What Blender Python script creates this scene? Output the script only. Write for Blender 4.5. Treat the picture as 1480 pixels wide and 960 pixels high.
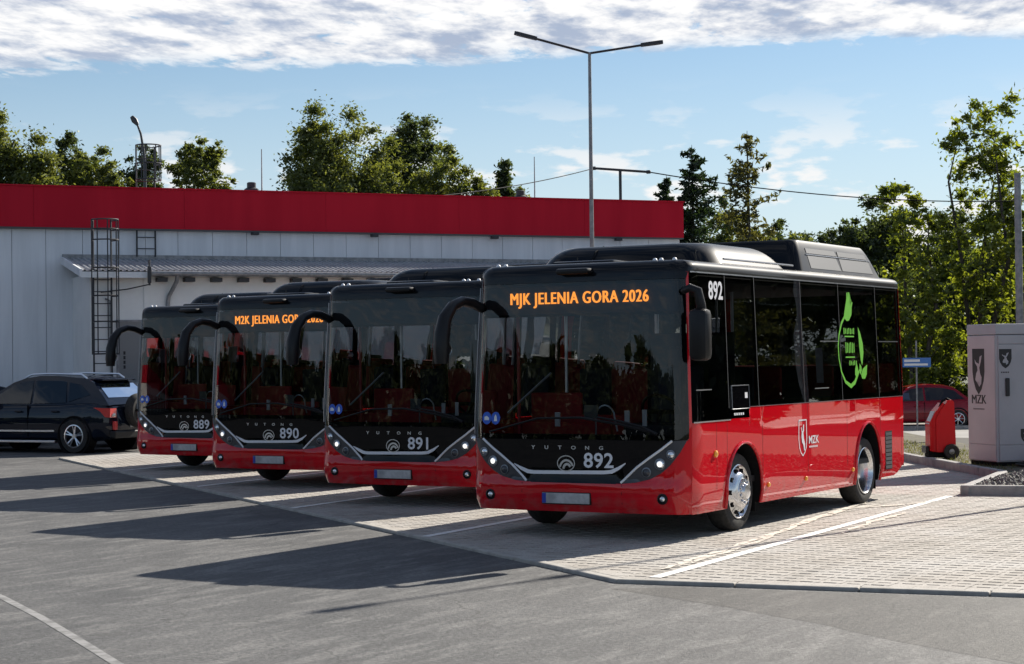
import bpy, bmesh, math, random
import numpy as np
from mathutils import Vector, Matrix
R_ = math.radians
for o in list(bpy.data.objects): bpy.data.objects.remove(o, do_unlink=True)
SC = bpy.context.scene
COL = SC.collection
random.seed(7); RNG = np.random.default_rng(7)

# ------------------------------------------------------------------ camera
cd = bpy.data.cameras.new('camera'); cam = bpy.data.objects.new('camera', cd); COL.objects.link(cam)
cd.sensor_width = 36; cd.lens = 2697.0 / 1480 * 36; cd.clip_start = .1; cd.clip_end = 3000
cR, cU, cF = Vector((.86271, .50556, -.01191)), Vector((.01755, -.00639, .99983)), Vector((-.50539, .86277, .01439))
M = Matrix((cR, cU, -cF)).transposed().to_4x4(); M.translation = Vector((9.141, -16.808, 1.843))
cam.matrix_world = M
SC.camera = cam
SC.render.resolution_x, SC.render.resolution_y = 1024, 664

# ------------------------------------------------------------------ light
SUN_AZ, SUN_EL = R_(11.5), R_(31.5)            # azimuth measured from +Y towards +X
w = bpy.data.worlds.new('World'); SC.world = w; w.use_nodes = True
nt = w.node_tree; nt.nodes.clear()
class NT:
    """tiny node helper"""
    def __init__(s, t): s.t = t
    def n(s, typ, ins=None, **kw):
        nd = s.t.nodes.new(typ)
        for k, v in kw.items(): setattr(nd, k, v)
        for k, v in (ins or {}).items():
            if isinstance(v, bpy.types.NodeSocket): s.t.links.new(v, nd.inputs[k])
            else: nd.inputs[k].default_value = v
        return nd
    def m(s, op, a, b=None, c=None, clamp=False):
        nd = s.t.nodes.new('ShaderNodeMath'); nd.operation = op; nd.use_clamp = clamp
        for i, v in enumerate((a, b, c)):
            if v is None: continue
            if isinstance(v, bpy.types.NodeSocket): s.t.links.new(v, nd.inputs[i])
            else: nd.inputs[i].default_value = v
        return nd.outputs[0]
    def mix(s, f, a, b, bt='MIX'):
        nd = s.t.nodes.new('ShaderNodeMix'); nd.data_type = 'RGBA'; nd.blend_type = bt
        for i, v in ((0, f), (6, a), (7, b)):
            if isinstance(v, bpy.types.NodeSocket): s.t.links.new(v, nd.inputs[i])
            else: nd.inputs[i].default_value = v if i == 0 else (*v[:3], 1)
        return nd.outputs[2]
    def ss(s, v, a, b):
        nd = s.n('ShaderNodeMapRange', {0: v, 1: a, 2: b, 3: 0., 4: 1.}); nd.interpolation_type = 'SMOOTHSTEP'
        return nd.outputs[0]
h = NT(nt)
sky = h.n('ShaderNodeTexSky', sky_type='NISHITA'); sky.sun_disc = False
sky.sun_elevation = SUN_EL; sky.sun_rotation = SUN_AZ; sky.air_density = 1.0; sky.dust_density = .25; sky.ozone_density = 2.5
tc = h.n('ShaderNodeTexCoord')
sep = h.n('ShaderNodeSeparateXYZ', {0: tc.outputs['Generated']})
dz = h.m('MAXIMUM', sep.outputs[2], .03)
px = h.m('DIVIDE', sep.outputs[0], dz); py = h.m('DIVIDE', sep.outputs[1], dz)
P = h.n('ShaderNodeCombineXYZ', {0: px, 1: py, 2: 0.}).outputs[0]
# a broken altocumulus deck whose far edge is a line in the cloud plane
dist = h.m('ADD', h.m('MULTIPLY', px, -.40), h.m('MULTIPLY', py, .917))
big = h.n('ShaderNodeTexNoise', {'Vector': P, 'Scale': 1.1, 'Detail': 3., 'Roughness': .5}).outputs[0]
lat = h.m('ADD', h.m('MULTIPLY', px, .917), h.m('MULTIPLY', py, .40))
P2 = h.n('ShaderNodeCombineXYZ', {0: h.m('MULTIPLY', lat, 1.25), 1: h.m('MULTIPLY', dist, .62), 2: 0.}).outputs[0]
fine = h.n('ShaderNodeTexNoise', {'Vector': P2, 'Scale': 5.0, 'Detail': 8., 'Roughness': .62, 'Distortion': .3}).outputs[0]
shade = h.n('ShaderNodeTexNoise', {'Vector': h.n('ShaderNodeVectorMath', {0: P2, 1: (.05, -.09, .3)}, operation='ADD').outputs[0], 'Scale': 4.2, 'Detail': 5., 'Roughness': .6}).outputs[0]
edge = h.m('ADD', dist, h.m('MULTIPLY', h.m('SUBTRACT', big, .5), 1.0))
cov = h.m('MULTIPLY', h.m('SUBTRACT', 1., h.ss(edge, 5.8, 6.4)), h.m('MULTIPLY_ADD', h.ss(dist, 1.5, 4.2), .5, .5))
dens = h.ss(h.m('ADD', fine, h.m('MULTIPLY', cov, .42)), .66, .82)
deck = h.m('MULTIPLY', dens, cov, clamp=True)
# small fair-weather puffs low over the trees
el = h.m('ARCSINE', sep.outputs[2]); az = h.m('ARCTAN2', sep.outputs[0], sep.outputs[1])
pv = h.n('ShaderNodeCombineXYZ', {0: h.m('MULTIPLY', az, 13.), 1: h.m('MULTIPLY', el, 40.), 2: 5.1}).outputs[0]
pn = h.n('ShaderNodeTexNoise', {'Vector': pv, 'Scale': 1.6, 'Detail': 6., 'Roughness': .55}).outputs[0]
pband = h.m('MULTIPLY', h.ss(el, -.02, .035), h.m('SUBTRACT', 1., h.ss(el, .085, .15)))
puff = h.m('MULTIPLY', h.ss(pn, .515, .61), pband)
ccol = h.mix(h.ss(h.m('ADD', shade, h.m('MULTIPLY', h.m('SUBTRACT', fine, .5), -.5)), .36, .68), (11.2, 11.1, 11.0), (4.4, 5.2, 6.8))
CB = h.mix(deck, h.mix(1., sky.outputs[0], (.95, 1.03, 1.08), 'MULTIPLY'), ccol)
hz = h.m('MULTIPLY', h.m('SUBTRACT', 1., h.ss(el, .0, .20)), .72)
CB = h.mix(hz, CB, (7.6, 8.7, 9.7))
CB = h.mix(h.m('MULTIPLY', puff, .95), CB, (10.4, 10.3, 10.2))
bg = h.n('ShaderNodeBackground', {0: CB, 1: .05}); out = h.n('ShaderNodeOutputWorld', {0: bg.outputs[0]})

sd = bpy.data.lights.new('sun', 'SUN'); sun = bpy.data.objects.new('sun', sd); COL.objects.link(sun)
sd.energy = 5.0; sd.angle = R_(.5); sd.color = (1, .93, .82)
sv = Vector((math.sin(SUN_AZ) * math.cos(SUN_EL), math.cos(SUN_AZ) * math.cos(SUN_EL), math.sin(SUN_EL)))
sun.rotation_euler = sv.to_track_quat('Z', 'Y').to_euler()
vs = SC.view_settings; vs.view_transform = 'Standard'; vs.look = 'None'; vs.exposure = .9; vs.gamma = 1; vs.use_curve_mapping = False

# ------------------------------------------------------------------ materials
MATS = {}
def mat(name, col=(.5, .5, .5), rough=.5, metal=0., coat=0., coat_r=.03, spec=.5, emit=None, estr=1., build=None, alpha=None):
    m = bpy.data.materials.new(name); m.use_nodes = True; t = m.node_tree; b = t.nodes['Principled BSDF']
    b.inputs['Base Color'].default_value = (*col, 1); b.inputs['Roughness'].default_value = rough; b.inputs['Metallic'].default_value = metal
    b.inputs['Coat Weight'].default_value = coat; b.inputs['Coat Roughness'].default_value = coat_r; b.inputs['Specular IOR Level'].default_value = spec
    if emit: b.inputs['Emission Color'].default_value = (*emit, 1); b.inputs['Emission Strength'].default_value = estr
    if build: build(NT(t), b, t)
    MATS[name] = m; return m
def bump(hh, b, height, strength=.3, dist=.02):
    bp = hh.n('ShaderNodeBump', {'Height': height, 'Strength': strength, 'Distance': dist}); hh.t.links.new(bp.outputs[0], b.inputs['Normal'])
def pos(hh): return hh.n('ShaderNodeNewGeometry').outputs['Position']
def objc(hh): return hh.n('ShaderNodeTexCoord').outputs['Object']
def vary(scale, c0, c1, lo=.35, hi=.65, detail=5., rvar=None, bmp=None, src=pos, stretch=(1, 1, 1)):
    def f(hh, b, t):
        p = hh.n('ShaderNodeMapping', {0: src(hh), 3: stretch}).outputs[0]
        n = hh.n('ShaderNodeTexNoise', {'Vector': p, 'Scale': scale, 'Detail': detail, 'Roughness': .6}).outputs[0]
        k = hh.ss(n, lo, hi); t.links.new(hh.mix(k, c0, c1), b.inputs['Base Color'])
        if rvar: t.links.new(hh.m('MULTIPLY_ADD', k, rvar[1] - rvar[0], rvar[0]), b.inputs['Roughness'])
        if bmp:
            n2 = hh.n('ShaderNodeTexNoise', {'Vector': p, 'Scale': bmp[0], 'Detail': 4.}).outputs[0]; bump(hh, b, n2, bmp[1], bmp[2])
    return f
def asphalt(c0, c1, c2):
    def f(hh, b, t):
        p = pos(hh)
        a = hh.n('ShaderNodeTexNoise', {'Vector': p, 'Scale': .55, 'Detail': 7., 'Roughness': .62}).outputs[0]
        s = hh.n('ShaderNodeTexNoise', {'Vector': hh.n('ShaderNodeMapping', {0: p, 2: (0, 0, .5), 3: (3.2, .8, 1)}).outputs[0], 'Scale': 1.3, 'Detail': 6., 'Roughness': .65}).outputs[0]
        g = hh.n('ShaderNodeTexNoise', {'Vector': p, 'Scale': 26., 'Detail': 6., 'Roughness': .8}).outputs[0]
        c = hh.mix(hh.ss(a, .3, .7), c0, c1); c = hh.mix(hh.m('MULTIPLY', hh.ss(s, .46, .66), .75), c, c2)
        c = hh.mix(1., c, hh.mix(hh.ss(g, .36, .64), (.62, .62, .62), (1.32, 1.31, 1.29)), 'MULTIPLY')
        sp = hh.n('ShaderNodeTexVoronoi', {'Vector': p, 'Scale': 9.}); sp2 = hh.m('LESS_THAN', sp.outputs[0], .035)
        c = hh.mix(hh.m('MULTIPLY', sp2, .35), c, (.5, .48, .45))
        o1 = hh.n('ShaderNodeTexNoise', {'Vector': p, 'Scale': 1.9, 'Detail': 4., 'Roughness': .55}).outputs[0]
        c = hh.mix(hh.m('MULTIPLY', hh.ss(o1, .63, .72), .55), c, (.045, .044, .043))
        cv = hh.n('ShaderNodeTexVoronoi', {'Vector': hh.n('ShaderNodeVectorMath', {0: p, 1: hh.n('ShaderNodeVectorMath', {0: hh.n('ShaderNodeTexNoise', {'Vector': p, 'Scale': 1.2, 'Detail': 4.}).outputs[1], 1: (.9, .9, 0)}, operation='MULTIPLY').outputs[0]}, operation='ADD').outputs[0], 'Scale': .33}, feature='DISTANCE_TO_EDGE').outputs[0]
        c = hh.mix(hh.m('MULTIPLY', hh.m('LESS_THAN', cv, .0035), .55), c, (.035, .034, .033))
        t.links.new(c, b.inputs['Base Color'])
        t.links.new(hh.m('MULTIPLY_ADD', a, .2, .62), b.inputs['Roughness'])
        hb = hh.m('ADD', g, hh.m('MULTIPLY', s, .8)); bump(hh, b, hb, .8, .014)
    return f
mat('asphalt', rough=.85, build=asphalt((.052, .053, .055), (.100, .100, .101), (.155, .153, .150)))
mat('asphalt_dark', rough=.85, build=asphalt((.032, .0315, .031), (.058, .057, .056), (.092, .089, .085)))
mat('road', rough=.7, build=vary(.6, (.2, .195, .185), (.27, .26, .25), stretch=(.3, 1, 1)))
mat('grass_ground', rough=.95, build=vary(.5, (.035, .05, .018), (.08, .075, .04)))
def paverf(hh, b, t):
    p = pos(hh)
    sn = hh.n('ShaderNodeVectorMath', {0: p, 1: (.2, .18, 1)}, operation='SNAP').outputs[0]
    wn = hh.n('ShaderNodeTexWhiteNoise', {0: sn}).outputs[0]
    big = hh.n('ShaderNodeTexNoise', {'Vector': p, 'Scale': .7, 'Detail': 5., 'Roughness': .6}).outputs[0]
    g = hh.n('ShaderNodeTexNoise', {'Vector': p, 'Scale': 60., 'Detail': 3.}).outputs[0]
    c = hh.mix(wn, (.285, .26, .23), (.39, .36, .325)); c = hh.mix(hh.ss(big, .4, .7), c, (.40, .38, .355))
    st = hh.n('ShaderNodeTexNoise', {'Vector': hh.n('ShaderNodeMapping', {0: p, 3: (2.4, .5, 1)}).outputs[0], 'Scale': 1.1, 'Detail': 6.}).outputs[0]
    c = hh.mix(hh.m('MULTIPLY', hh.ss(st, .56, .7), .5), c, (.24, .225, .205))
    c = hh.mix(.5, c, hh.mix(hh.ss(g, .3, .7), (.3, .3, .3), (.7, .7, .7)), 'OVERLAY')
    t.links.new(c, b.inputs['Base Color']); bump(hh, b, g, .3, .006)
mat('paver', rough=.85, build=paverf)
mat('paver_joint', (.05, .045, .038), .95)
mat('concrete', rough=.85, build=vary(6, (.30, .285, .26), (.40, .38, .35), bmp=(50, .25, .006)))
mat('kerb', rough=.85, build=vary(5, (.24, .235, .23), (.34, .33, .32), bmp=(45, .3, .006)))
mat('white_line', rough=.7, build=vary(14, (.58, .57, .55), (.78, .77, .75), .3, .5))
mat('old_line', rough=.8, build=vary(9, (.15, .149, .148), (.26, .258, .255), .35, .62))
def chalkf(hh, b, t):
    p = pos(hh); n = hh.n('ShaderNodeTexNoise', {'Vector': p, 'Scale': 9., 'Detail': 5., 'Roughness': .7}).outputs[0]
    t.links.new(hh.m('MULTIPLY', hh.ss(n, .36, .52), .85), b.inputs['Alpha'])
mat('chalk', (.72, .66, .58), .9, build=chalkf)
mat('soil', rough=.95, build=vary(5, (.06, .05, .035), (.11, .10, .06), bmp=(30, .6, .03)))
mat('stone', rough=.85, build=vary(25, (.05, .048, .045), (.24, .23, .21), .3, .7))
# bus
def paintf(hh, b, t):
    p = objc(hh); n = hh.n('ShaderNodeTexNoise', {'Vector': hh.n('ShaderNodeMapping', {0: p, 3: (.6, .6, 1.6)}).outputs[0], 'Scale': 1.5, 'Detail': 1.}).outputs[0]
    bump(hh, b, n, .12, .05)
    d = hh.n('ShaderNodeTexNoise', {'Vector': p, 'Scale': 7., 'Detail': 6.}).outputs[0]
    z = hh.n('ShaderNodeSeparateXYZ', {0: p}).outputs[2]
    dirt = hh.m('MULTIPLY', hh.m('SUBTRACT', 1., hh.ss(z, .2, .6)), hh.ss(d, .42, .75))
    t.links.new(hh.mix(hh.m('MULTIPLY', dirt, .45), (.53, .005, .012), (.24, .13, .11)), b.inputs['Base Color'])
    t.links.new(hh.m('MULTIPLY_ADD', dirt, .3, .5), b.inputs['Roughness'])
mat('red_paint', (.5, .006, .018), .45, coat=1., coat_r=.015, spec=0., build=paintf)
mat('black_gloss', (.003, .003, .004), .4, coat=.45, coat_r=.015, spec=0.)
mat('roof_black', (.003, .004, .006), .5, coat=.5, coat_r=.06, spec=.05)
mat('black_plastic', (.007, .007, .008), .4, spec=.3)
mat('black_matt', (.006, .006, .007), .8, spec=.15)
mat('interior_dark', (.02, .021, .024), .7)
mat('interior_grey', (.09, .095, .1), .6)
mat('seat_red', (.32, .012, .014), .7)
mat('seat_blue', (.02, .026, .04), .8)
mat('pole_grey', (.55, .56, .58), .3, .8)
mat('pole_red', (.45, .02, .03), .4)
mat('chrome', (.66, .67, .69), .2, 1.)
mat('alu', (.68, .69, .71), .3, 1.)
mat('alu_dark', (.22, .23, .25), .35, .9)
mat('tyre', rough=.85, build=vary(30, (.012, .012, .012), (.03, .029, .028)))
mat('grille_grey', (.075, .08, .088), .5, .3)
mat('white_decal', (.72, .73, .76), .35)
mat('green_decal', (.12, .43, .03), .5, spec=.2)
mat('blue_sticker', (.02, .10, .52), .4)
mat('plate', rough=.4, build=vary(5, (.28, .28, .29), (.5, .5, .5), src=objc))
mat('plate_blue', (.02, .05, .35), .4)
mat('amber', (.95, .42, .02), .25, coat=1.)
mat('lamp_clear', (.75, .76, .78), .12, .9)
mat('lamp_bright', (.9, .9, .9), .2, emit=(1, .97, .9), estr=.55)  # white bulb with weak emission
mat('lamp_dark', (.045, .048, .056), .3, coat=.8, spec=.1)
mat('led_orange', (.05, .02, .0), .5, emit=(1, .30, .03), estr=1.25)
mat('tail_red', (.5, .01, .012), .15, coat=1.)
def glassf(tint, ior):
    def f(hh, b, t):
        o = t.nodes['Material Output']
        fr = hh.n('ShaderNodeFresnel', {'IOR': ior}); tr = hh.n('ShaderNodeBsdfTransparent', {0: (*tint, 1)}); gl = hh.n('ShaderNodeBsdfGlossy', {0: (1, 1, 1, 1), 'Roughness': 0.})
        n = hh.n('ShaderNodeTexNoise', {'Vector': objc(hh), 'Scale': 1.6, 'Detail': 1.}).outputs[0]
        bp = hh.n('ShaderNodeBump', {'Height': n, 'Strength': .05, 'Distance': .05})
        t.links.new(bp.outputs[0], gl.inputs['Normal'])
        mx = hh.n('ShaderNodeMixShader', {0: fr.outputs[0], 1: tr.outputs[0], 2: gl.outputs[0]}); t.links.new(mx.outputs[0], o.inputs[0])
    return f
mat('windscreen_glass', build=glassf((.52, .55, .57), 1.46))
mat('tinted_glass', build=glassf((.34, .35, .36), 1.55))
mat('car_glass', build=glassf((.22, .24, .25), 1.6))
# buildings
mat('wall_white', rough=.6, build=vary(3.5, (.68, .70, .73), (.77, .79, .82), stretch=(1, 1, .08), detail=8.))
mat('annex_white', rough=.75, build=vary(1.2, (.74, .735, .725), (.80, .795, .78)))
mat('gap_dark', (.1, .1, .105), .8)
mat('fascia_red', rough=.5, spec=.15, build=vary(1.4, (.46, .005, .022), (.52, .008, .027), stretch=(1, 1, .12)))
mat('metal_roof', rough=.42, metal=.55, build=vary(3, (.36, .38, .41), (.46, .48, .51)))
mat('galv', rough=.5, metal=.6, build=vary(8, (.2, .205, .215), (.3, .3, .31)))
mat('steel_dark', (.05, .052, .058), .5, .6)
mat('door_grey', (.2, .2, .2), .5)
mat('cabinet_lit_grey', rough=.45, build=vary(1.5, (.44, .40, .41), (.48, .44, .45)))  # cabinet grey with the narrow face's lighter, pinkish light put into the colour
mat('cabinet_shade_grey', rough=.45, build=vary(1.5, (.34, .345, .37), (.38, .385, .41)))  # same cabinet grey with the wide face's bluish shade put into the colour
mat('print_black', (.012, .012, .014), .5)
mat('bin_red', (.5, .004, .008), .5, coat=.25, spec=.1)
mat('car_navy', (.006, .009, .018), .5, coat=.8, coat_r=.02, spec=0.)
mat('car_red', (.22, .006, .014), .5, coat=.8, coat_r=.02, spec=0.)
mat('car_white', (.7, .7, .7), .25, coat=1.)
mat('car_black', (.008, .009, .012), .5, coat=.8, coat_r=.02, spec=0.)
mat('sign_blue', (.05, .16, .45), .4)
mat('sign_white', (.7, .7, .7), .4)
mat('bark', rough=.9, build=vary(12, (.035, .028, .022), (.09, .075, .06), stretch=(1, 1, .25), bmp=(20, .5, .02)))
def leafm(name, c0, c1, tr):
    m = bpy.data.materials.new(name); m.use_nodes = True; t = m.node_tree; hh = NT(t); o = t.nodes['Material Output']; t.nodes.remove(t.nodes['Principled BSDF'])
    n = hh.n('ShaderNodeTexNoise', {'Vector': pos(hh), 'Scale': 1.1, 'Detail': 3.}).outputs[0]
    n2 = hh.n('ShaderNodeTexWhiteNoise', {0: hh.n('ShaderNodeVectorMath', {0: pos(hh), 1: (.2, .2, .2)}, operation='SNAP').outputs[0]}).outputs[0]
    k = hh.m('ADD', hh.m('MULTIPLY', hh.ss(n, .35, .65), .6), hh.m('MULTIPLY', n2, .4))
    c = hh.mix(k, c0, c1)
    d = hh.n('ShaderNodeBsdfDiffuse', {0: c}); tl = hh.n('ShaderNodeBsdfTranslucent', {0: hh.mix(1., c, tr, 'MULTIPLY')}); gl = hh.n('ShaderNodeBsdfGlossy', {0: (.5, .55, .5, 1), 'Roughness': .45})
    m1 = hh.n('ShaderNodeMixShader', {0: .55, 1: d.outputs[0], 2: tl.outputs[0]}); m2 = hh.n('ShaderNodeMixShader', {0: .06, 1: m1.outputs[0], 2: gl.outputs[0]})
    t.links.new(m2.outputs[0], o.inputs[0]); MATS[name] = m
leafm('leaf', (.06, .082, .024), (.155, .175, .055), (1.6, 1.5, .65))
leafm('leaf_dark', (.03, .045, .019), (.08, .10, .036), (1.4, 1.4, .65))
leafm('leaf_yellow', (.075, .105, .02), (.21, .23, .048), (1.6, 1.6, .45))
leafm('needle', (.012, .024, .012), (.03, .045, .018), (1., 1.1, .6))
leafm('larch_leaf', (.05, .055, .02), (.10, .10, .035), (1.3, 1.2, .6))
leafm('grass_blade', (.06, .07, .022), (.15, .14, .06), (1.4, 1.4, .5))

# ------------------------------------------------------------------ helpers
def raw(name, V, F, m, smooth=False, mats=None, mi=None):
    me = bpy.data.meshes.new(name); me.from_pydata([tuple(v) for v in V], [], [tuple(f) for f in F])
    for k in (mats or [m]): me.materials.append(MATS[k])
    if mi is not None: me.polygons.foreach_set('material_index', mi)
    if smooth: me.polygons.foreach_set('use_smooth', [True] * len(me.polygons))
    me.update(); return me
def obj(name, me, parent=None, loc=(0, 0, 0), rot=(0, 0, 0)):
    o = bpy.data.objects.new(name, me); COL.objects.link(o); o.parent = parent; o.location = loc; o.rotation_euler = rot; return o
def thing(name, label, cat, loc=(0, 0, 0), rz=0, group=None, me=None):
    o = obj(name, me, None, loc, (0, 0, rz)); o['label'] = label; o['category'] = cat
    if group: o['group'] = group
    return o
def struct(name, me, kind='structure', label=None):
    o = obj(name, me); o['kind'] = kind
    if label: o['label'] = label
    return o
class MB:
    """collects simple solids into one mesh"""
    def __init__(s): s.v = []; s.f = []
    def add(s, V, F):
        b = len(s.v); s.v += [tuple(p) for p in V]; s.f += [tuple(i + b for i in f) for f in F]; return s
    def box(s, x0, x1, y0, y1, z0, z1, bev=0.):
        if bev <= 0:
            V = [(x, y, z) for z in (z0, z1) for y in (y0, y1) for x in (x0, x1)]
            return s.add(V, [(0, 2, 3, 1), (4, 5, 7, 6), (0, 1, 5, 4), (2, 6, 7, 3), (0, 4, 6, 2), (1, 3, 7, 5)])
        bm = bmesh.new(); bmesh.ops.create_cube(bm, size=1)
        bmesh.ops.scale(bm, vec=(x1 - x0, y1 - y0, z1 - z0), verts=bm.verts); bmesh.ops.translate(bm, vec=((x0 + x1) / 2, (y0 + y1) / 2, (z0 + z1) / 2), verts=bm.verts)
        bmesh.ops.bevel(bm, geom=bm.edges[:], offset=bev, segments=2, profile=.5, affect='EDGES')
        bm.verts.index_update(); s.add([v.co[:] for v in bm.verts], [[v.index for v in f.verts] for f in bm.faces]); bm.free(); return s
    def tube(s, pts, rad, n=8, cap=True):
        pts = [Vector(p) for p in pts]; rad = rad if isinstance(rad, (list, tuple)) else [rad] * len(pts)
        V = []; up = None
        for i, p in enumerate(pts):
            t = (pts[min(i + 1, len(pts) - 1)] - pts[max(i - 1, 0)]).normalized()
            if up is None: up = t.orthogonal().normalized()
            up = (up - t * up.dot(t)).normalized(); sd_ = t.cross(up)
            for k in range(n):
                a = 2 * math.pi * k / n; V.append(p + (up * math.cos(a) + sd_ * math.sin(a)) * rad[i])
        F = [(i * n + k, i * n + (k + 1) % n, (i + 1) * n + (k + 1) % n, (i + 1) * n + k) for i in range(len(pts) - 1) for k in range(n)]
        if cap: F += [tuple(range(n))[::-1], tuple(range((len(pts) - 1) * n, len(pts) * n))]
        return s.add(V, F)
    def prism(s, poly, a, b, axis='y'):
        """extrude 2-D poly (u,v); axis y: (u,w,v); axis x: (w,u,v); axis z: (u,v,w)"""
        f = {'y': lambda u, v, w_: (u, w_, v), 'x': lambda u, v, w_: (w_, u, v), 'z': lambda u, v, w_: (u, v, w_)}[axis]
        n = len(poly); V = [f(u, v, a) for u, v in poly] + [f(u, v, b) for u, v in poly]
        return s.add(V, [tuple(range(n)), tuple(range(2 * n - 1, n - 1, -1))] + [(i, i + n, (i + 1) % n + n, (i + 1) % n) for i in range(n)])
    def lathe(s, prof, n=32, c=(0, 0, 0), axis='x'):
        """profile (r, w) around the axis"""
        V = []
        for r, w_ in prof:
            for k in range(n):
                a = 2 * math.pi * k / n; u, v = r * math.cos(a), r * math.sin(a)
                q = {'x': (w_, u, v), 'y': (u, w_, v), 'z': (u, v, w_)}[axis]; V.append((q[0] + c[0], q[1] + c[1], q[2] + c[2]))
        F = [(i * n + k, i * n + (k + 1) % n, (i + 1) * n + (k + 1) % n, (i + 1) * n + k) for i in range(len(prof) - 1) for k in range(n)]
        return s.add(V, F)
    def me(s, name, m, smooth=False):
        me = raw(name, s.v, s.f, m, smooth)
        bm = bmesh.new(); bm.from_mesh(me); bmesh.ops.recalc_face_normals(bm, faces=bm.faces)
        if smooth:
            for e in bm.edges:
                if len(e.link_faces) == 2 and e.calc_face_angle(0) > .7: e.smooth = False
        bm.to_mesh(me); bm.free(); return me
def fast_quads(name, V, m):
    """V (n,4,3) -> one mesh of loose quads"""
    n = len(V); me = bpy.data.meshes.new(name); me.vertices.add(n * 4); me.vertices.foreach_set('co', V.reshape(-1).astype(np.float32))
    me.loops.add(n * 4); me.loops.foreach_set('vertex_index', np.arange(n * 4, dtype=np.int32)); me.polygons.add(n)
    me.polygons.foreach_set('loop_start', np.arange(0, n * 4, 4, dtype=np.int32)); me.materials.append(MATS[m]); me.update(calc_edges=True); return me
def text_geo(s, size, bold=0., space=1., sx=1., align='CENTER'):
    cu = bpy.data.curves.new('t', 'FONT'); cu.body = s; cu.size = size; cu.offset = bold; cu.space_character = space; cu.align_x = align; cu.align_y = 'CENTER'; cu.resolution_u = 3
    o = bpy.data.objects.new('t', cu); COL.objects.link(o); dg = bpy.context.evaluated_depsgraph_get(); me = bpy.data.meshes.new_from_object(o.evaluated_get(dg))
    V = [(v.co.x * sx, v.co.y) for v in me.vertices]; F = [tuple(p.vertices) for p in me.polygons]
    bpy.data.objects.remove(o, do_unlink=True); bpy.data.meshes.remove(me); bpy.data.curves.remove(cu); return V, F
def smooth01(a, b, x):
    t = min(1, max(0, (x - a) / (b - a))); return t * t * (3 - 2 * t)

# ------------------------------------------------------------------ ground, road
CX, CY = 9.141, -16.808
def ground_z(x, y):
    dx, dy = x - CX, y - CY; t = -.505 * dx + .863 * dy; lat = .863 * dx + .505 * dy
    return -.03 - .6 * smooth01(34.0, 44, t) * smooth01(3.5, 6.5, lat)
ax = [-1500, -700, -350, -200, -130, -95, -75, -62, -54, -48] + list(np.arange(-44, 46, 1.6)) + [48, 54, 62, 75, 95, 130, 200, 350, 700, 1500]
n_ = len(ax); V = [(x, y, ground_z(x, y)) for y in ax for x in ax]; F = [(j * n_ + i, j * n_ + i + 1, (j + 1) * n_ + i + 1, (j + 1) * n_ + i) for j in range(n_ - 1) for i in range(n_ - 1)]
def is_far(f):
    c = [sum(V[i][k] for i in f) / 4 for k in (0, 1)]; t = -.505 * (c[0] - CX) + .863 * (c[1] - CY); lat = .863 * (c[0] - CX) + .505 * (c[1] - CY)
    return 1 if t > 66 or (t > 34 and lat > 6 and t < 44) or (abs(c[0]) > 60 or abs(c[1]) > 75) else 0
struct('ground', raw('ground', V, F, None, mats=['asphalt', 'grass_ground'], mi=[is_far(f) for f in F]))
def sheet(name, poly, z, m, kind='structure', follow=False):
    Vp = [(x, y, (ground_z(x, y) if follow else 0) + z) for x, y in poly]; return struct(name, raw(name, Vp, [tuple(range(len(poly)))], m), kind)
def cp(t, lat): return (CX - .505 * t + .863 * lat, CY + .863 * t + .505 * lat)
# street behind the verge
mb = MB()
rp = [cp(45.2, 3), cp(45.2, 40), cp(63.5, 40), cp(63.5, 3)]
def strip(name, t0, t1, l0, l1, z, m, parts=24):
    Vs = []; Fs = []
    for i in range(parts + 1):
        l = l0 + (l1 - l0) * i / parts
        for t in (t0, t1): x, y = cp(t, l); Vs.append((x, y, ground_z(x, y) + z))
    for i in range(parts): Fs.append((2 * i, 2 * i + 2, 2 * i + 3, 2 * i + 1))
    return struct(name, raw(name, Vs, Fs, m))
strip('road', 45.0, 60.5, 7.0, 46, .006, 'road')
strip('road_marking', 51.2, 51.6, 7.2, 45, .011, 'white_line')
kb = MB(); x0, y0 = cp(60.6, 7.0); 
for i in range(16):
    a = cp(60.6, 7.0 + i * 2.4); b = cp(60.6, 9.38 + i * 2.4); c = cp(60.8, 9.38 + i * 2.4); d = cp(60.8, 7.0 + i * 2.4)
    kb.prism([a, b, c, d], -.63, -.5, 'z')
struct('road_kerb', kb.me('road_kerb', 'kerb'))
strip('pavement', 60.82, 63.5, 7.0, 46, .11, 'concrete')
# darker asphalt patch and the old painted line
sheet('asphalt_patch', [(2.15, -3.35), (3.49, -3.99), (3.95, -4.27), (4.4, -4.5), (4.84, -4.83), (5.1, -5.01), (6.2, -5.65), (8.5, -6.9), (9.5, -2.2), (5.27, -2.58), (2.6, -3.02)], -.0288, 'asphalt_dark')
ln = [(-3.6, -5.0), (-2.1, -5.86), (-.9, -6.63), (.2, -7.38), (1.27, -8.12), (2.3, -8.95), (3.6, -10.2)]
Vl = []
for i, p in enumerate(ln):
    a, b = Vector(ln[max(0, i - 1)]), Vector(ln[min(len(ln) - 1, i + 1)]); t = (b - a).normalized(); nn = Vector((-t.y, t.x)) * .036
    Vl += [(p[0] + nn.x, p[1] + nn.y, -.0275), (p[0] - nn.x, p[1] - nn.y, -.0275)]
struct('painted_line', raw('painted_line', Vl, [(2 * i, 2 * i + 1, 2 * i + 3, 2 * i + 2) for i in range(len(ln) - 1)], 'old_line'))

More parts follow.
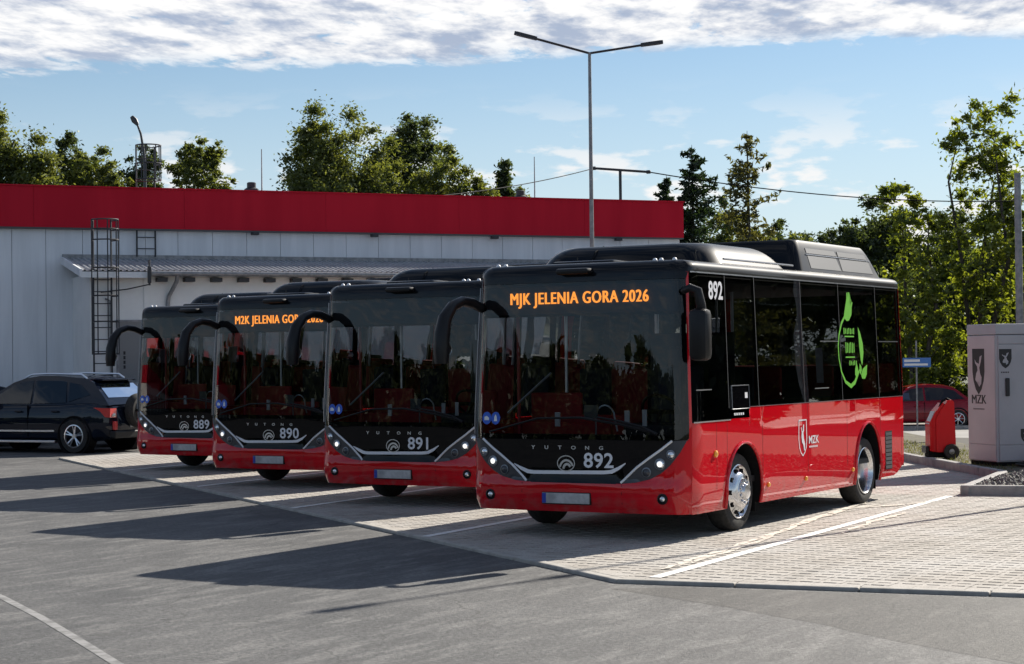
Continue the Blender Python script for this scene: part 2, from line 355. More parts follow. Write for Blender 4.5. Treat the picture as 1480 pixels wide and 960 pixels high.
# ------------------------------------------------------------------ block paving
PA, PB, PC, PD = Vector((-17.16, 10.38)), Vector((2.02, -2.99)), Vector((14, -1.15)), Vector((-16.0, 21.5))
def hp(a, b): d = (b - a).normalized(); return (a, Vector((-d.y, d.x)))        # inside on the left
EDGES = [hp(PA, PB), hp(PB, PC), hp(PD, PA)]
def inside(p, m): return min((p - a).dot(n) for a, n in EDGES) > m
paving = struct('paving', raw('paving', [(*PA, -.026), (*PB, -.026), (*PC, -.026), (14, 24, -.026), (-15.7, 24, -.026)], [(0, 1, 2, 3, 4)], 'paver_joint'))
ROT = R_(2.0); cr, sr = math.cos(ROT), math.sin(ROT)
PW, PH, ZT, ZB = .2, .18, 0., -.0255
def loc2w(u, v): return Vector((u * cr - v * sr, u * sr + v * cr))
a_, b_, g_ = PW / 2 - .002, PH / 2 - .002, .055
base_poly = [(-a_, -b_ + .026), (-a_ + .022, -b_ + .005), (-g_, -b_), (-g_, -b_ + .040), (g_, -b_ + .040), (g_, -b_), (a_ - .022, -b_ + .005), (a_, -b_ + .026), (a_, b_ - .002), (-a_, b_ - .002)]
# the slot is cut out of the front edge of every block
def clip(poly):
    for a, n in EDGES:
        a2 = a + n * .112; o2 = []
        for i in range(len(poly)):
            p, q = poly[i], poly[(i + 1) % len(poly)]; dp, dq = (p - a2).dot(n), (q - a2).dot(n)
            if dp >= 0: o2.append(p)
            if (dp >= 0) != (dq >= 0): o2.append(p + (q - p) * (dp / (dp - dq)))
        poly = o2
        if len(poly) < 3: return []
    return poly
cells = []
kerb_line = [(-9, 26), (-1.13, 14.1), (1.48, 10.25), (1.88, 7.04), (12, 9.55)]
def behind_kerb(p):
    if p.x > 1.95 and p.y > 7.25 + (p.x - 1.88) * .248: return True
    if p.y > 10.5 and p.y > 14.4 - (p.x + 1.13) * 1.475 + .1: return True
    return False
for j in range(-40, 140):
    for i in range(-95, 75):
        c = loc2w(i * PW + (.5 * PW if False else 0), j * PH)
        if c.y > 22 or c.x > 12.5 or not inside(c, -.06) or behind_kerb(c): continue
        cells.append((c, inside(c, .27)))
camp = Vector((CX, CY)); cf2 = Vector((-.5054, .8628)); cr2 = Vector((.8627, .5056))
def vis(c):
    d = c - camp; t = d.dot(cf2); return abs(d.dot(cr2) / t) < .272
near = sorted([k for k, (c, full) in enumerate(cells) if full and vis(c)], key=lambda k: (cells[k][0] - camp).length)[:300]; near = set(near)
bp_ = MB().prism(base_poly, ZB, ZT, 'z').me('paver', 'paver')
sv_, sf_ = [], []
for k, (c, full) in enumerate(cells):
    tz = random.uniform(-.0012, .0012)
    if k in near:
        obj('paver', bp_, paving, (c.x, c.y, tz), (0, 0, ROT)); continue
    pl = [c + loc2w(*q) for q in base_poly] if full else clip([c + loc2w(*q) for q in [(-a_, -b_), (a_, -b_), (a_, b_), (-a_, b_)]])
    n = len(pl)
    if n < 3: continue
    o0 = len(sv_); sv_ += [(p.x, p.y, ZB) for p in pl] + [(p.x, p.y, ZT + tz) for p in pl]
    sf_.append(tuple(range(o0 + n, o0 + 2 * n))); sf_ += [(o0 + i, o0 + (i + 1) % n, o0 + (i + 1) % n + n, o0 + i + n) for i in range(n)]
o = obj('pavers', raw('pavers', sv_, sf_, 'paver'), paving); o['kind'] = 'stuff'
def stones(pts, parent, name, wd, z0, z1, m, length=1.0, bev=.012, side=1):
    for a, b in zip(pts, pts[1:]):
        a, b = Vector(a), Vector(b); L = (b - a).length; n = max(1, round(L / length)); ang = math.atan2((b - a).y, (b - a).x); l = L / n
        me = MB().box(.003, l - .003, 0, wd * side, z0, z1, bev).me(name, m)
        for i in range(n):
            p = a + (b - a) * (i / n); obj(name, me, parent, (p.x, p.y, random.uniform(-.003, .003)), (0, 0, ang + random.uniform(-.002, .002)))
stones([PD, PA, PB, PC], paving, 'edging_stone', .105, -.09, .004, 'concrete')
kerb = struct('kerb', None)
stones(kerb_line, kerb, 'kerb_stone', .13, -.05, .13, 'kerb', 1.0, .018)
# bay lines
for pts in ([(2.26, -2.75), (1.80, 6.9)], [(-1.5, -.48), (-2.05, 8.5)], [(-5.12, 2.02), (-5.7, 11)], [(-8.95, 4.75), (-9.5, 13.5)], [(-12.9, 7.55), (-13.4, 15.5)]):
    a, b = Vector(pts[0]), Vector(pts[1]); t = (b - a).normalized(); nn = Vector((-t.y, t.x)) * .055
    struct('bay_line', raw('bay_line', [(*(a + nn), .005), (*(a - nn), .005), (*(b - nn), .005), (*(b + nn), .005)], [(0, 1, 2, 3)], 'white_line'))
# efflorescence streaks beside the near bay line
def ribbon(pts, wd, z, m, name, seed):
    rr = random.Random(seed); Vr = []; P2 = []
    for a, b in zip(pts, pts[1:]):
        for k in range(8): P2.append(Vector(a).lerp(Vector(b), k / 8))
    P2.append(Vector(pts[-1]))
    for i, p in enumerate(P2):
        t = (P2[min(i + 1, len(P2) - 1)] - P2[max(0, i - 1)]).normalized(); nn = Vector((-t.y, t.x)); ww = wd * rr.uniform(.4, 1.3) * math.sin(math.pi * (i + .6) / (len(P2) + .2)) ** .5; off = rr.uniform(-.03, .03)
        Vr += [(*(p + nn * (ww + off)), z), (*(p + nn * (off - ww)), z)]
    struct(name, raw(name, Vr, [(2 * i, 2 * i + 1, 2 * i + 3, 2 * i + 2) for i in range(len(P2) - 1)], m))
ribbon([(2.06, -2.2), (1.98, -1.4), (1.75, .6), (1.66, 1.6)], .05, .009, 'chalk', 'lime_streak', 1)
ribbon([(2.1, -1.9), (1.92, .0), (1.55, 2.2), (1.3, 4.2), (1.42, 5.2)], .05, .0095, 'chalk', 'lime_streak', 2)
ribbon([(1.65, 1.5), (1.45, 3.0), (1.25, 4.9), (1.0, 6.2)], .045, .010, 'chalk', 'lime_streak', 3)
ribbon([(2.3, 1.5), (2.15, 3.0), (2.1, 4.2)], .05, .009, 'chalk', 'lime_streak', 4)
ribbon([(1.4, 4.6), (1.75, 5.4), (1.9, 6.0)], .05, .0105, 'chalk', 'lime_streak', 5)
# verge
vp = [(-9, 26), (-1.05, 14.15), (1.55, 10.3), (1.95, 7.12), (12, 9.6), (14, 13), (3, 17.2), (-1.2, 18.2), (-7, 28)]
Vv = [(x, y, .095) for x, y in vp]
Vv += [(15, 14, -.65), (4, 19.5, -.65), (-1, 21, -.65), (-6.5, 29.5, -.65)]
nv = len(vp)
struct('verge', raw('verge', Vv, [tuple(range(9)), (5, nv, nv + 1, 6), (6, nv + 1, nv + 2, 7), (7, nv + 2, nv + 3, 8)], 'soil'))
sq = []; Fs = []; Vs = []
ico = [(0, 0, .8), (.9, 0, .1), (.25, .85, .15), (-.75, .5, .05), (-.7, -.6, .1), (.3, -.85, .05), (0, 0, -.4)]
ifc = [(0, 1, 2), (0, 2, 3), (0, 3, 4), (0, 4, 5), (0, 5, 1), (6, 2, 1), (6, 3, 2), (6, 4, 3), (6, 5, 4), (6, 1, 5)]
for _ in range(5200):
    u = random.random(); x = 1.75 + 5.5 * u ** 1.3; y = random.uniform(7.2, 13.6)
    if y < 7.3 + (x - 1.88) * .248 or (y < 10.3 and x < 1.98 - (y - 7.04) * .1) : continue
    if x < 1.6 + 0 and y > 10.2: continue
    s_ = random.uniform(.02, .05); a = random.uniform(0, 6.28); o0 = len(Vs)
    for q in ico:
        k = s_ * random.uniform(.75, 1.2); Vs.append((x + (q[0] * math.cos(a) - q[1] * math.sin(a)) * k, y + (q[0] * math.sin(a) + q[1] * math.cos(a)) * k, .11 + q[2] * k))
    Fs += [tuple(i + o0 for i in f) for f in ifc]
struct('gravel', raw('gravel', Vs, Fs, 'stone'), 'stuff', 'dark crushed stone filling the kerbed bed')
nb = 5200; gx = RNG.uniform(-4.5, 1.4, nb); gy = 14.4 - (gx + 1.13) * 1.475 + RNG.uniform(.1, 2.4, nb) ; keep = (RNG.random(nb) < .8); gx, gy = gx[keep], gy[keep]; nb = len(gx)
ga = RNG.uniform(0, 6.28, nb); gh = RNG.uniform(.012, .06, nb) * (1 + (RNG.random(nb) < .04) * 1.2); lean = RNG.normal(0, .03, (nb, 2))
Vq = np.zeros((nb, 4, 3)); dx, dy = np.cos(ga) * .006, np.sin(ga) * .006
Vq[:, 0] = np.stack([gx - dx, gy - dy, np.full(nb, .09)], 1); Vq[:, 1] = np.stack([gx + dx, gy + dy, np.full(nb, .09)], 1)
Vq[:, 2] = np.stack([gx + dx * .2 + lean[:, 0], gy + dy * .2 + lean[:, 1], .09 + gh], 1); Vq[:, 3] = np.stack([gx - dx * .2 + lean[:, 0], gy - dy * .2 + lean[:, 1], .09 + gh], 1)
struct('grass', fast_quads('grass', Vq, 'grass_blade'), 'stuff', 'thin short grass on the verge behind the kerb')

# ------------------------------------------------------------------ buses
BH, BL, RC, BOW = 1.2826, 6.74, .21, .05
def _outline():
    pts = []
    xc = BH - RC
    for i in range(41):
        x = xc * i / 40; pts.append((x, BOW * (x / xc) ** 2.4))
    for i in range(1, 19):
        a = -math.pi / 2 + math.pi / 2 * i / 18; pts.append((xc + RC * math.cos(a), BOW + RC + RC * math.sin(a)))
    for i in range(1, 101): pts.append((BH, BOW + RC + (BL - .14 - BOW - RC) * i / 100))
    for i in range(1, 11):
        a = math.pi / 2 * i / 10; pts.append((BH - .14 + .14 * math.cos(a), BL - .14 + .14 * math.sin(a)))
    for i in range(1, 11): pts.append(((BH - .14) * (1 - i / 10), BL))
    return np.array(pts)
OUT = _outline(); SEG = np.hypot(*np.diff(OUT, axis=0).T); SS = np.concatenate([[0], np.cumsum(SEG)]); SMAX = SS[-1]
TAN = np.gradient(OUT, SS, axis=0); TAN /= np.hypot(TAN[:, 0], TAN[:, 1])[:, None]
S_C0 = SS[40]; S_C1 = SS[58]; S_R = SS[158]
def sx(x):
    ax_ = abs(x); s = float(np.interp(ax_, OUT[:58, 0], SS[:58])); return s if x >= 0 else -s
def sy(y): return float(S_C1 + (y - BOW - RC)) if y >= BOW + RC else float(np.interp(y, OUT[40:59, 1], SS[40:59]))
def S(s, z, off=0.):
    s = np.asarray(s, float); z = np.asarray(z, float); a = np.abs(s); sg = np.where(s >= 0, 1., -1.)
    x = np.interp(a, SS, OUT[:, 0]); y = np.interp(a, SS, OUT[:, 1]); tx = np.interp(a, SS, TAN[:, 0]); ty = np.interp(a, SS, TAN[:, 1])
    k = .036 * np.maximum(0, z - 1.2) + .035 * np.maximum(0, (.42 - z) / .17) ** 2
    x = x * (BH - k) / BH
    ln_ = .10 * np.maximum(0, (z - .95) / 1.85) ** 1.4 + .06 * np.maximum(0, (.46 - z) / .2) ** 2 - .024 * np.clip((.60 - z) / .045, 0, 1)
    y = y + ln_ * np.maximum(0, 1 - y / 2.5) ** 2
    nx, ny = ty, -tx
    return np.stack([sg * (x + nx * off), y + ny * off, z], -1)
def patch(ss, zl, zu, nz, off=0.):
    """grid between two height curves; zl/zu callables of s or numbers"""
    ss = np.asarray(ss, float); L = np.array([zl(s) if callable(zl) else zl for s in ss]); U = np.array([zu(s) if callable(zu) else zu for s in ss])
    V = []
    for j in range(nz + 1): V += [tuple(p) for p in S(ss, L + (U - L) * j / nz, off)]
    n = len(ss); F = [(j * n + i, j * n + i + 1, (j + 1) * n + i + 1, (j + 1) * n + i) for j in range(nz) for i in range(n - 1)]
    return V, F
def decal(V2, F, off, conv=sx):
    """flat 2-D shape (u, z) laid on the bus skin"""
    s = np.array([conv(u) for u, v in V2]); z = np.array([v for u, v in V2]); return [tuple(p) for p in S(s, z, off)], F
def poly_fill(poly):
    bm = bmesh.new(); vs_ = [bm.verts.new((u, v, 0)) for u, v in poly]; f = bm.faces.new(vs_); r = bmesh.ops.triangulate(bm, faces=[f]); bm.verts.index_update()
    V = [(v.co.x, v.co.y) for v in bm.verts]; F = [tuple(v.index for v in f.verts) for f in bm.faces]; bm.free()
    def area(f): (a, b), (c, d), (e, g) = (V[i] for i in f); return (c - a) * (g - b) - (e - a) * (d - b)
    return V, [f if area(f) > 0 else f[::-1] for f in F]
PARTS = []           # (key, name, mesh, parent key)
def part(name, me, parent=None, key=None):
    PARTS.append((key or len(PARTS), name, me, parent)); return PARTS[-1][0]
def pm(name, VF, m, parent=None, key=None, smooth=True, solid=0.):
    me = raw(name, VF[0], VF[1], m, smooth); return part(name, me, parent, key)
def lin(a, b, n): return list(np.linspace(a, b, n))
interp = lambda pts: (lambda q: float(np.interp(q, [p[0] for p in pts], [p[1] for p in pts])))
XR = [(.0, .565), (.55, .57), (.70, .582), (.86, .618), (.98, .68), (1.08, .765), (1.17, .88), (1.235, 1.02), (1.2826, 1.10)]   # top of the red bumper
XI = [(.548, .578), (.62, .645), (.72, .735), (.85, .828), (.98, .915), (1.10, 1.005), (1.24, 1.012)]             # inner edge of the headlamp
fR = interp([(sx(x) if x < 1.28 else S_C1, z) for x, z in XR]); fI = interp([(sx(x), z) for x, z in XI])
SA0, SA1 = sx(1.245), sy(.17)          # windscreen edge, first side window edge
ZG0, ZG1 = 1.012, 2.625                # windscreen bottom / top
SILL, TOPW = 1.305, 2.70
YF, YR_ = 1.43, 5.27                   # axles
WR = .415
def arch(y):
    for yc, rx, rz in ((YF, .465, .525), (YR_, .455, .60)):
        q = (y - yc) / rx
        if abs(q) < 1: return max(SK, .41 + rz * math.sqrt(1 - q * q) ** .9)
    return None
SK = .262
def side_low(s):
    y = abs(s) - S_C1 + BOW + RC; a = arch(y)
    if a: return a
    return SK + (.035 if y > 5.7 else 0) + max(0, y - 6.3) * .5
def side_top(s):
    y = abs(s) - S_C1 + BOW + RC
    if y < 1.10: return 1.18
    if y < 1.58: return 1.192
    return SILL
ysamp = lin(.17, YF - .466, 8) + [YF + .4649 * math.sin(a) for a in lin(-math.pi / 2, math.pi / 2, 33)] + [YF + .466, 1.0999, 1.1001, 1.5799, 1.5801] + lin(2.0, YR_ - .456, 14) + [YR_ + .4549 * math.sin(a) for a in lin(-math.pi / 2, math.pi / 2, 33)] + [YR_ + .456] + lin(5.78, 6.6, 8)
ysamp = sorted(set(ysamp))
bump_s = sorted(set([0] + lin(0, sx(1.0), 14) + lin(sx(1.0), SA0, 12) + lin(SA0, SA1, 9)))
def both(f):
    for sg in (1, -1): f(sg)
def mirror(ss, sg): return list(ss) if sg > 0 else [-s for s in ss][::-1]
# bumper wrapping the front
pm('bumper', patch([-s for s in bump_s[::-1]][:-1] + bump_s, .268, lambda s: fR(abs(s)), 7), 'red_paint', key='bumper')
for x in (-.6, .56):
    pm('bumper_seam', patch([sx(x) - .003, sx(x) + .003], .27, .565, 3, .001), 'black_matt', 'bumper')
def side(sg):
    pm('side_panel', patch(mirror([sy(y) for y in ysamp], sg), side_low, side_top, 6), 'red_paint', key=('side', sg))
    for y in (1.93, 3.25, 4.53, 5.72, 6.52):
        lo = side_low(sy(y)); pm('panel_seam', patch(mirror([sy(y) - .003, sy(y) + .003], sg), lo, SILL if y < 6 else 1.3, 4, .0012), 'black_matt', ('side', sg), smooth=False)
    if sg > 0:
        pm('panel_seam', patch([sy(.985), sy(.99)], .263, 1.175, 4, .0012), 'black_matt', ('side', sg), smooth=False)
        pm('panel_seam', patch([sy(.72), sy(.725)], .263, 1.175, 4, .0012), 'black_matt', ('side', sg), smooth=False)
    for yc, rx, rz in ((YF, .465, .525), (YR_, .455, .60)):
        pts = []
        for a in lin(0, math.pi, 25):
            y = yc - rx * math.cos(a); z = .41 + rz * math.sin(a) ** .9; pts.append(S(sg * sy(y), z, .004))
        pts = [S(sg * sy(yc - rx), .27, .004)] + pts + [S(sg * sy(yc + rx), .27, .004)]
        part('arch_lip', MB().tube(pts, .018, 8).me('arch_lip', 'red_paint', True), ('side', sg))
        Vw = []; 
        for p in pts: Vw += [(p[0] - sg * .02, p[1], p[2] + .0), (sg * .62, p[1], p[2])]
        part('wheel_well', raw('wheel_well', Vw + [], [(2 * i, 2 * i + 1, 2 * i + 3, 2 * i + 2) for i in range(len(pts) - 1)] + [tuple(range(1, 2 * len(pts), 2))], 'black_matt'), ('side', sg))
both(side)
# rear
rs = lin(sy(6.6), SMAX, 16)
pm('rear_panel', patch(rs[:-1] + [2 * SMAX - s for s in []] + [SMAX], .40, 1.32, 5), 'red_paint', key='rear')
pm('rear_panel', patch([-s for s in rs[::-1]], .40, 1.32, 5), 'red_paint')
for sg in (1, -1):
    pm('rear_pillar', patch(mirror(lin(sy(6.62), S_R + .18, 8), sg), 1.32, TOPW, 6), 'red_paint')
    pm('rear_window', patch(mirror(lin(S_R + .18, SMAX, 6), sg), 1.32, TOPW, 4), 'tinted_glass')
# front black panel, headlamps, windscreen
k_s = lin(0, sx(.548), 10) + lin(sx(.58), sx(1.24), 16)
pm('front_panel', patch([-s for s in k_s[::-1]][:-1] + k_s, lambda s: .566 if abs(s) < sx(.548) else fI(abs(s)), ZG0 - .006, 5, .001), 'black_gloss', key='front_panel')
for sg in (1, -1):
    ks = lin(sx(.548), sx(1.262), 26)
    pm('headlamp', patch(mirror(ks, sg), lambda s: fR(abs(s)), lambda s: max(fR(abs(s)), fI(abs(s))), 5, .002), 'lamp_dark', key=('hl', sg))
    dr = [sg * v for v in lin(sx(.548), sx(1.10), 20)]
    part('daytime_strip', MB().tube([S(s, fI(abs(s)), .006) for s in dr], .0125, 6).me('daytime_strip', 'white_decal', True), ('hl', sg))
    for i, (x, z, r) in enumerate(((1.085, .868, .048), (.97, .772, .058), (.825, .688, .050))):
        p = S(sx(sg * x), z, .0); q = S(sx(sg * x), z, .1); d = Vector(q - p).normalized()
        b = MB(); ring = MB()
        prof = [(r, .0), (r, .012), (r * .8, .014)]; l2 = [(r * .78, .006), (r * .5, .016), (.002, .02)]
        rot = Vector((0, -1, 0)).rotation_difference(d).to_matrix()
        def tr(mb_): mb_.v = [tuple(Vector(p) + rot @ Vector((v[0], -v[1], v[2]))) for v in mb_.v]; return mb_
        kk = part('lamp_ring', tr(ring.lathe(prof, 20, axis='y')).me('lamp_ring', 'alu_dark', True), ('hl', sg), ('ring', sg, i))
        part('lamp_lens', tr(b.lathe(l2, 20, axis='y')).me('lamp_lens', 'lamp_dark' if i == 2 else 'lamp_clear', True), ('hl', sg))
        if i == 1: part('lamp_bulb', tr(MB().lathe([(r * .5, .017), (r * .36, .026), (.002, .03)], 16, axis='y')).me('lamp_bulb', 'lamp_bright', True), ('hl', sg))
    p = S(sx(sg * 1.0), .425, 0)
    part('fog_lamp', MB().lathe([(.055, .02), (.055, -.012), (.042, -.016), (.04, -.004), (.002, -.012)], 20, tuple(p), 'y').me('fog_lamp', 'black_plastic', True), 'bumper', ('fog', sg))
    part('fog_lens', MB().lathe([(.03, -.008), (.02, -.02), (.002, -.024)], 16, tuple(p), 'y').me('fog_lens', 'lamp_clear', True), 'bumper')
pm('windscreen', patch(lin(-SA0, SA0, 49), ZG0, ZG1, 12), 'windscreen_glass', key='windscreen')
pm('windscreen_band', patch(lin(-sx(1.2), sx(1.2), 33), 2.275, 2.30, 1, -.004), 'black_matt', 'windscreen')
for x0, x1 in ((-1.24, -1.17), (1.19, 1.24)):
    pm('windscreen_frit', patch(lin(sx(x0), sx(x1), 4), ZG0, ZG1, 10, -.003), 'black_matt', 'windscreen')
pm('windscreen_frit', patch(lin(-SA0, SA0, 33), ZG0, ZG0 + .05, 1, -.003), 'black_matt', 'windscreen')
pm('corner_pillar', patch(lin(SA0, SA1, 8), lambda s: fR(s), TOPW, 12), 'red_paint')
pm('corner_pillar', patch(lin(-SA1, -SA0, 8), lambda s: fR(-s), TOPW, 12), 'black_gloss')  # black colour stands for the dark reflection on this corner
part('pillar_reflection', MB().tube([S(-SA0 - .03, z, .008) for z in lin(1.05, 2.6, 12)], .011, 6).me('pillar_reflection', 'alu_dark', True))  # metal tube imitates the silver reflection down the corner
# side glazing
PIL = [.17, 1.05, 1.85, 3.185, 4.405, 5.705, 6.62]
for sg in (1, -1):
    for i, (a, b) in enumerate(zip(PIL, PIL[1:])):
        z0 = 1.183 if i == 0 else SILL + .006
        key = ('win', sg, i)
        if i == 0: pm('side_window', patch(mirror(lin(sy(a + .006), sy(b - .006), 10), sg), 1.186, TOPW - .004, 8, .001), 'tinted_glass', key=key)
        elif i == 1:
            pm('side_window', patch(mirror(lin(sy(a + .006), sy(b - .006), 8), sg), lambda s: 1.198 if abs(s) < sy(1.58) else SILL + .004, TOPW - .004, 8, .001), 'tinted_glass', key=key)
        else: pm('side_window', patch(mirror(lin(sy(a + .006), sy(b - .006), 8), sg), z0, TOPW - .004, 6, .001), 'tinted_glass', key=key)
        pm('window_post', patch(mirror([sy(b) - .05, sy(b) + .05] if i < 5 else [sy(b) - .08, sy(b)], sg), 1.25, TOPW, 4, -.012), 'black_matt', smooth=False)
        if i >= 1: pm('window_seam', patch(mirror([sy(a) - .005, sy(a) + .005], sg), SILL, TOPW, 4, .002), 'grille_grey', smooth=False)
    pm('window_top_rail', patch(mirror(lin(sy(.17), sy(6.62), 30), sg), 2.64, TOPW, 1, -.012), 'black_matt')
    pm('window_bottom_rail', patch(mirror(lin(sy(1.6), sy(6.62), 30), sg), SILL, SILL + .06, 1, -.012), 'black_matt')
    pm('trim_strip', patch(mirror(lin(sy(.19), sy(6.6), 30), sg), TOPW - .008, TOPW + .006, 1, .004), 'alu', smooth=False)
    pm('sill_highlight', patch(mirror(lin(sy(.19), sy(1.08), 8), sg), 1.176, 1.190, 1, .005), 'alu', smooth=False)  # silver strips put in for the highlights along the window bottoms
    pm('sill_highlight', patch(mirror(lin(sy(1.62), sy(6.6), 20), sg), SILL - .004, SILL + .004, 1, .004), 'alu_dark', smooth=False)
# black service box below the second window
pm('service_flap', patch(lin(sy(1.115), sy(1.575), 6), 1.29, 1.535, 2, .006), 'black_gloss', smooth=False, key='flap')
fr = [(1.115, 1.535), (1.575, 1.535), (1.575, 1.29), (1.115, 1.29), (1.115, 1.535)]
part('flap_frame', MB().tube([S(sy(y), z, .008) for y, z in fr], .006, 5).me('flap_frame', 'alu_dark'), 'flap')
pm('flap_mark', decal(*poly_fill([(1.46, 1.40), (1.53, 1.40), (1.53, 1.46), (1.46, 1.46)]), .009, sy), 'white_decal', 'flap')
for k in range(5): pm('flap_print', decal(*poly_fill([(1.16 + .055 * k, 1.225), (1.195 + .055 * k, 1.225), (1.195 + .055 * k, 1.25), (1.16 + .055 * k, 1.25)]), .008, sy), 'white_decal', 'flap')
for a, b in ((.24, .62), (1.9 + .02, 1.9 + .02), (3.5, 3.95)):
    if b > a: pm('window_latch', patch(lin(sy(a), sy(b), 4), 1.50 if a < 1 else 1.455, 1.512 if a < 1 else 1.467, 1, .006), 'alu', smooth=False)
pm('hopper_rail', patch(lin(sy(3.75), sy(4.34), 4), 2.0, 2.012, 1, .005), 'alu', smooth=False)
pm('hopper_rail', patch(lin(sy(5.75), sy(6.5), 4), 2.0, 2.012, 1, .005), 'alu_dark', smooth=False)
pm('window_notice', patch(lin(sy(3.63), sy(3.86), 4), 1.52, 1.93, 2, -.02), 'cabinet_shade_grey', smooth=False)
# roof shell
def zroof0(s): return ZG1 + .003 if abs(s) < SA0 else TOPW + .004 if abs(s) > SA1 else ZG1 + .003 + (TOPW - ZG1) * (abs(s) - SA0) / (SA1 - SA0)
loop = lin(-SMAX, -SA1, 60) + lin(-SA1, -SA0, 8)[1:] + lin(-SA0, SA0, 41)[1:] + lin(SA0, SA1, 8)[1:] + lin(SA1, SMAX, 60)[1:-1]
RV = []; rings = [(0, 0.), (.0, .045)] + [(.13 * (1 - math.cos(a)), .045 + .085 * math.sin(a)) for a in lin(.2, math.pi / 2, 6)] + [(.25, 1.), (.6, 1.), (1.0, 1.)]
for off, hz in rings:
    for s in loop:
        z0 = zroof0(s); zt = 2.825
        if hz < .5: z = z0 + (zt - z0) * hz / .13; p = S(s, z0 + .0 * hz, 0); p2 = S(s, min(z, 2.8), -off); RV.append((p2[0], p2[1], z))
        else:
            p2 = S(s, 2.8, -.13); k = {.25: .8, .6: .4, 1.: .0}[off]; RV.append((p2[0] * k, (p2[1] - BL / 2) * (.8 + .2 * k) + BL / 2 if k > 0 else (p2[1] - BL / 2) * .8 + BL / 2, 2.825 + .02 * (1 - k)))
nL = len(loop); RF = [(j * nL + i, j * nL + (i + 1) % nL, (j + 1) * nL + (i + 1) % nL, (j + 1) * nL + i) for j in range(len(rings) - 1) for i in range(nL)]
pm('roof', (RV, RF), 'roof_black', key='roof')
part('camera_housing', MB().box(-.175, .205, -.02, .16, 2.70, 2.765, .028).me('camera_housing', 'black_plastic', True), 'roof')
for x in (-1.02, -.93, .83, .90, 1.05):
    part('marker_lamp', MB().lathe([(.026, 0), (.024, .02), (.014, .034), (.001, .038)], 12, (x, .27, 2.812), 'z').me('marker_lamp', 'white_decal', True), 'roof')
for x, y, hh_ in ((1.12, .62, .12), (-.35, .8, .1)):
    part('antenna', MB().tube([(x, y, 2.80), (x, y, 2.82 + hh_)], .006, 6).me('antenna', 'black_plastic'), 'roof')
part('roof_hatch', MB().box(-.45, .28, .42, .82, 2.80, 2.862, .025).me('roof_hatch', 'roof_black', True), 'roof')
def pod(name, y0, y1, yt0, yt1, wb_, wt, z0, z1, r, m):
    """rounded roof housing lofted from a stack of rounded rectangles"""
    V = []; n = 0
    def rr(hw, a, b, rad):
        pts = []
        for cx, cy, a0 in ((hw - rad, b - rad, 0), (-hw + rad, b - rad, 90), (-hw + rad, a + rad, 180), (hw - rad, a + rad, 270)):
            for k in range(7): t = R_(a0 + 15 * k); pts.append((cx + rad * math.cos(t), cy + rad * math.sin(t)))
        return pts
    st = []
    for t in (0, .25, .5): st.append((t, 0.))
    for k in range(1, 8): a = math.pi / 2 * k / 7; st.append((.5 + .5 * math.sin(a), 1 - math.cos(a)))
    for t, ins in st:
        z = z0 + (z1 - z0) * t; i2 = ins * r; lerp = min(1., t)
        hw = wb_ + (wt - wb_) * lerp - i2 * .5; a = y0 + (yt0 - y0) * lerp + i2 * .5; b = y1 + (yt1 - y1) * lerp - i2 * .5
        V += [(x, y, z) for x, y in rr(hw, a, b, .30 if name == 'battery_pod' else .12)]
    N = 28; Fp = [(j * N + i, j * N + (i + 1) % N, (j + 1) * N + (i + 1) % N, (j + 1) * N + i) for j in range(len(st) - 1) for i in range(N)] + [tuple(range((len(st) - 1) * N, len(st) * N))]
    return pm(name, (V, Fp), m, 'roof' if False else None, key=name)
pod('battery_pod', 1.08, 3.35, 1.2, 3.05, 1.10, .92, 2.80, 3.06, .22, 'roof_black')
pod('cooling_pod', 3.55, 6.42, 3.72, 6.12, 1.10, .97, 2.80, 3.205, .06, 'roof_black')
part('pod_rail', MB().tube([(1.105, 1.35, 2.875), (1.105, 3.3, 2.875)], .012, 6).me('pod_rail', 'alu_dark', True), 'battery_pod')
part('pod_seam', MB().tube([(-.35, 1.085, 2.84), (-.32, 1.15, 2.99), (-.30, 1.32, 3.062)], .006, 5).me('pod_seam', 'black_matt'), 'battery_pod')
def podx(z, o=.004): t = (z - 2.80) / .405; return 1.10 - .13 * t + o
for a, b, z0, z1 in ((3.95, 4.95, 2.87, 3.02), (5.0, 6.1, 2.87, 3.02), (3.95, 4.95, 3.05, 3.11), (5.0, 6.02, 3.05, 3.11)):
    g = MB().add([(podx(z0), a, z0), (podx(z0), b, z0), (podx(z1), b - .05, z1), (podx(z1), a, z1), (podx(z0) - .03, a, z0), (podx(z0) - .03, b, z0), (podx(z1) - .03, b - .05, z1), (podx(z1) - .03, a, z1)], [(0, 1, 2, 3), (7, 6, 5, 4), (0, 4, 5, 1), (1, 5, 6, 2), (2, 6, 7, 3), (3, 7, 4, 0)])
    part('pod_grille', g.me('pod_grille', 'grille_grey'), 'cooling_pod')
part('pod_trim', MB().tube([(podx(3.035, .004), 3.9, 3.035), (podx(3.035, .004), 6.1, 3.035)], .007, 5).me('pod_trim', 'alu'), 'cooling_pod')
# underbody
part('chassis', MB().box(-.72, .72, .22, 6.3, .26, .42).box(-1.2, 1.2, 2.0, 4.7, .28, .36).box(-1.2, 1.2, .2, .9, .29, .4).box(-.5, .5, 5.7, 6.55, .32, .6).me('chassis', 'black_matt'))
part('axle', MB().tube([(-1.0, YF, .41), (1.0, YF, .41)], .08, 10).me('axle', 'black_matt'))
part('axle', MB().tube([(-1.0, YR_, .41), (1.0, YR_, .41)], .1, 10).me('axle', 'black_matt'))
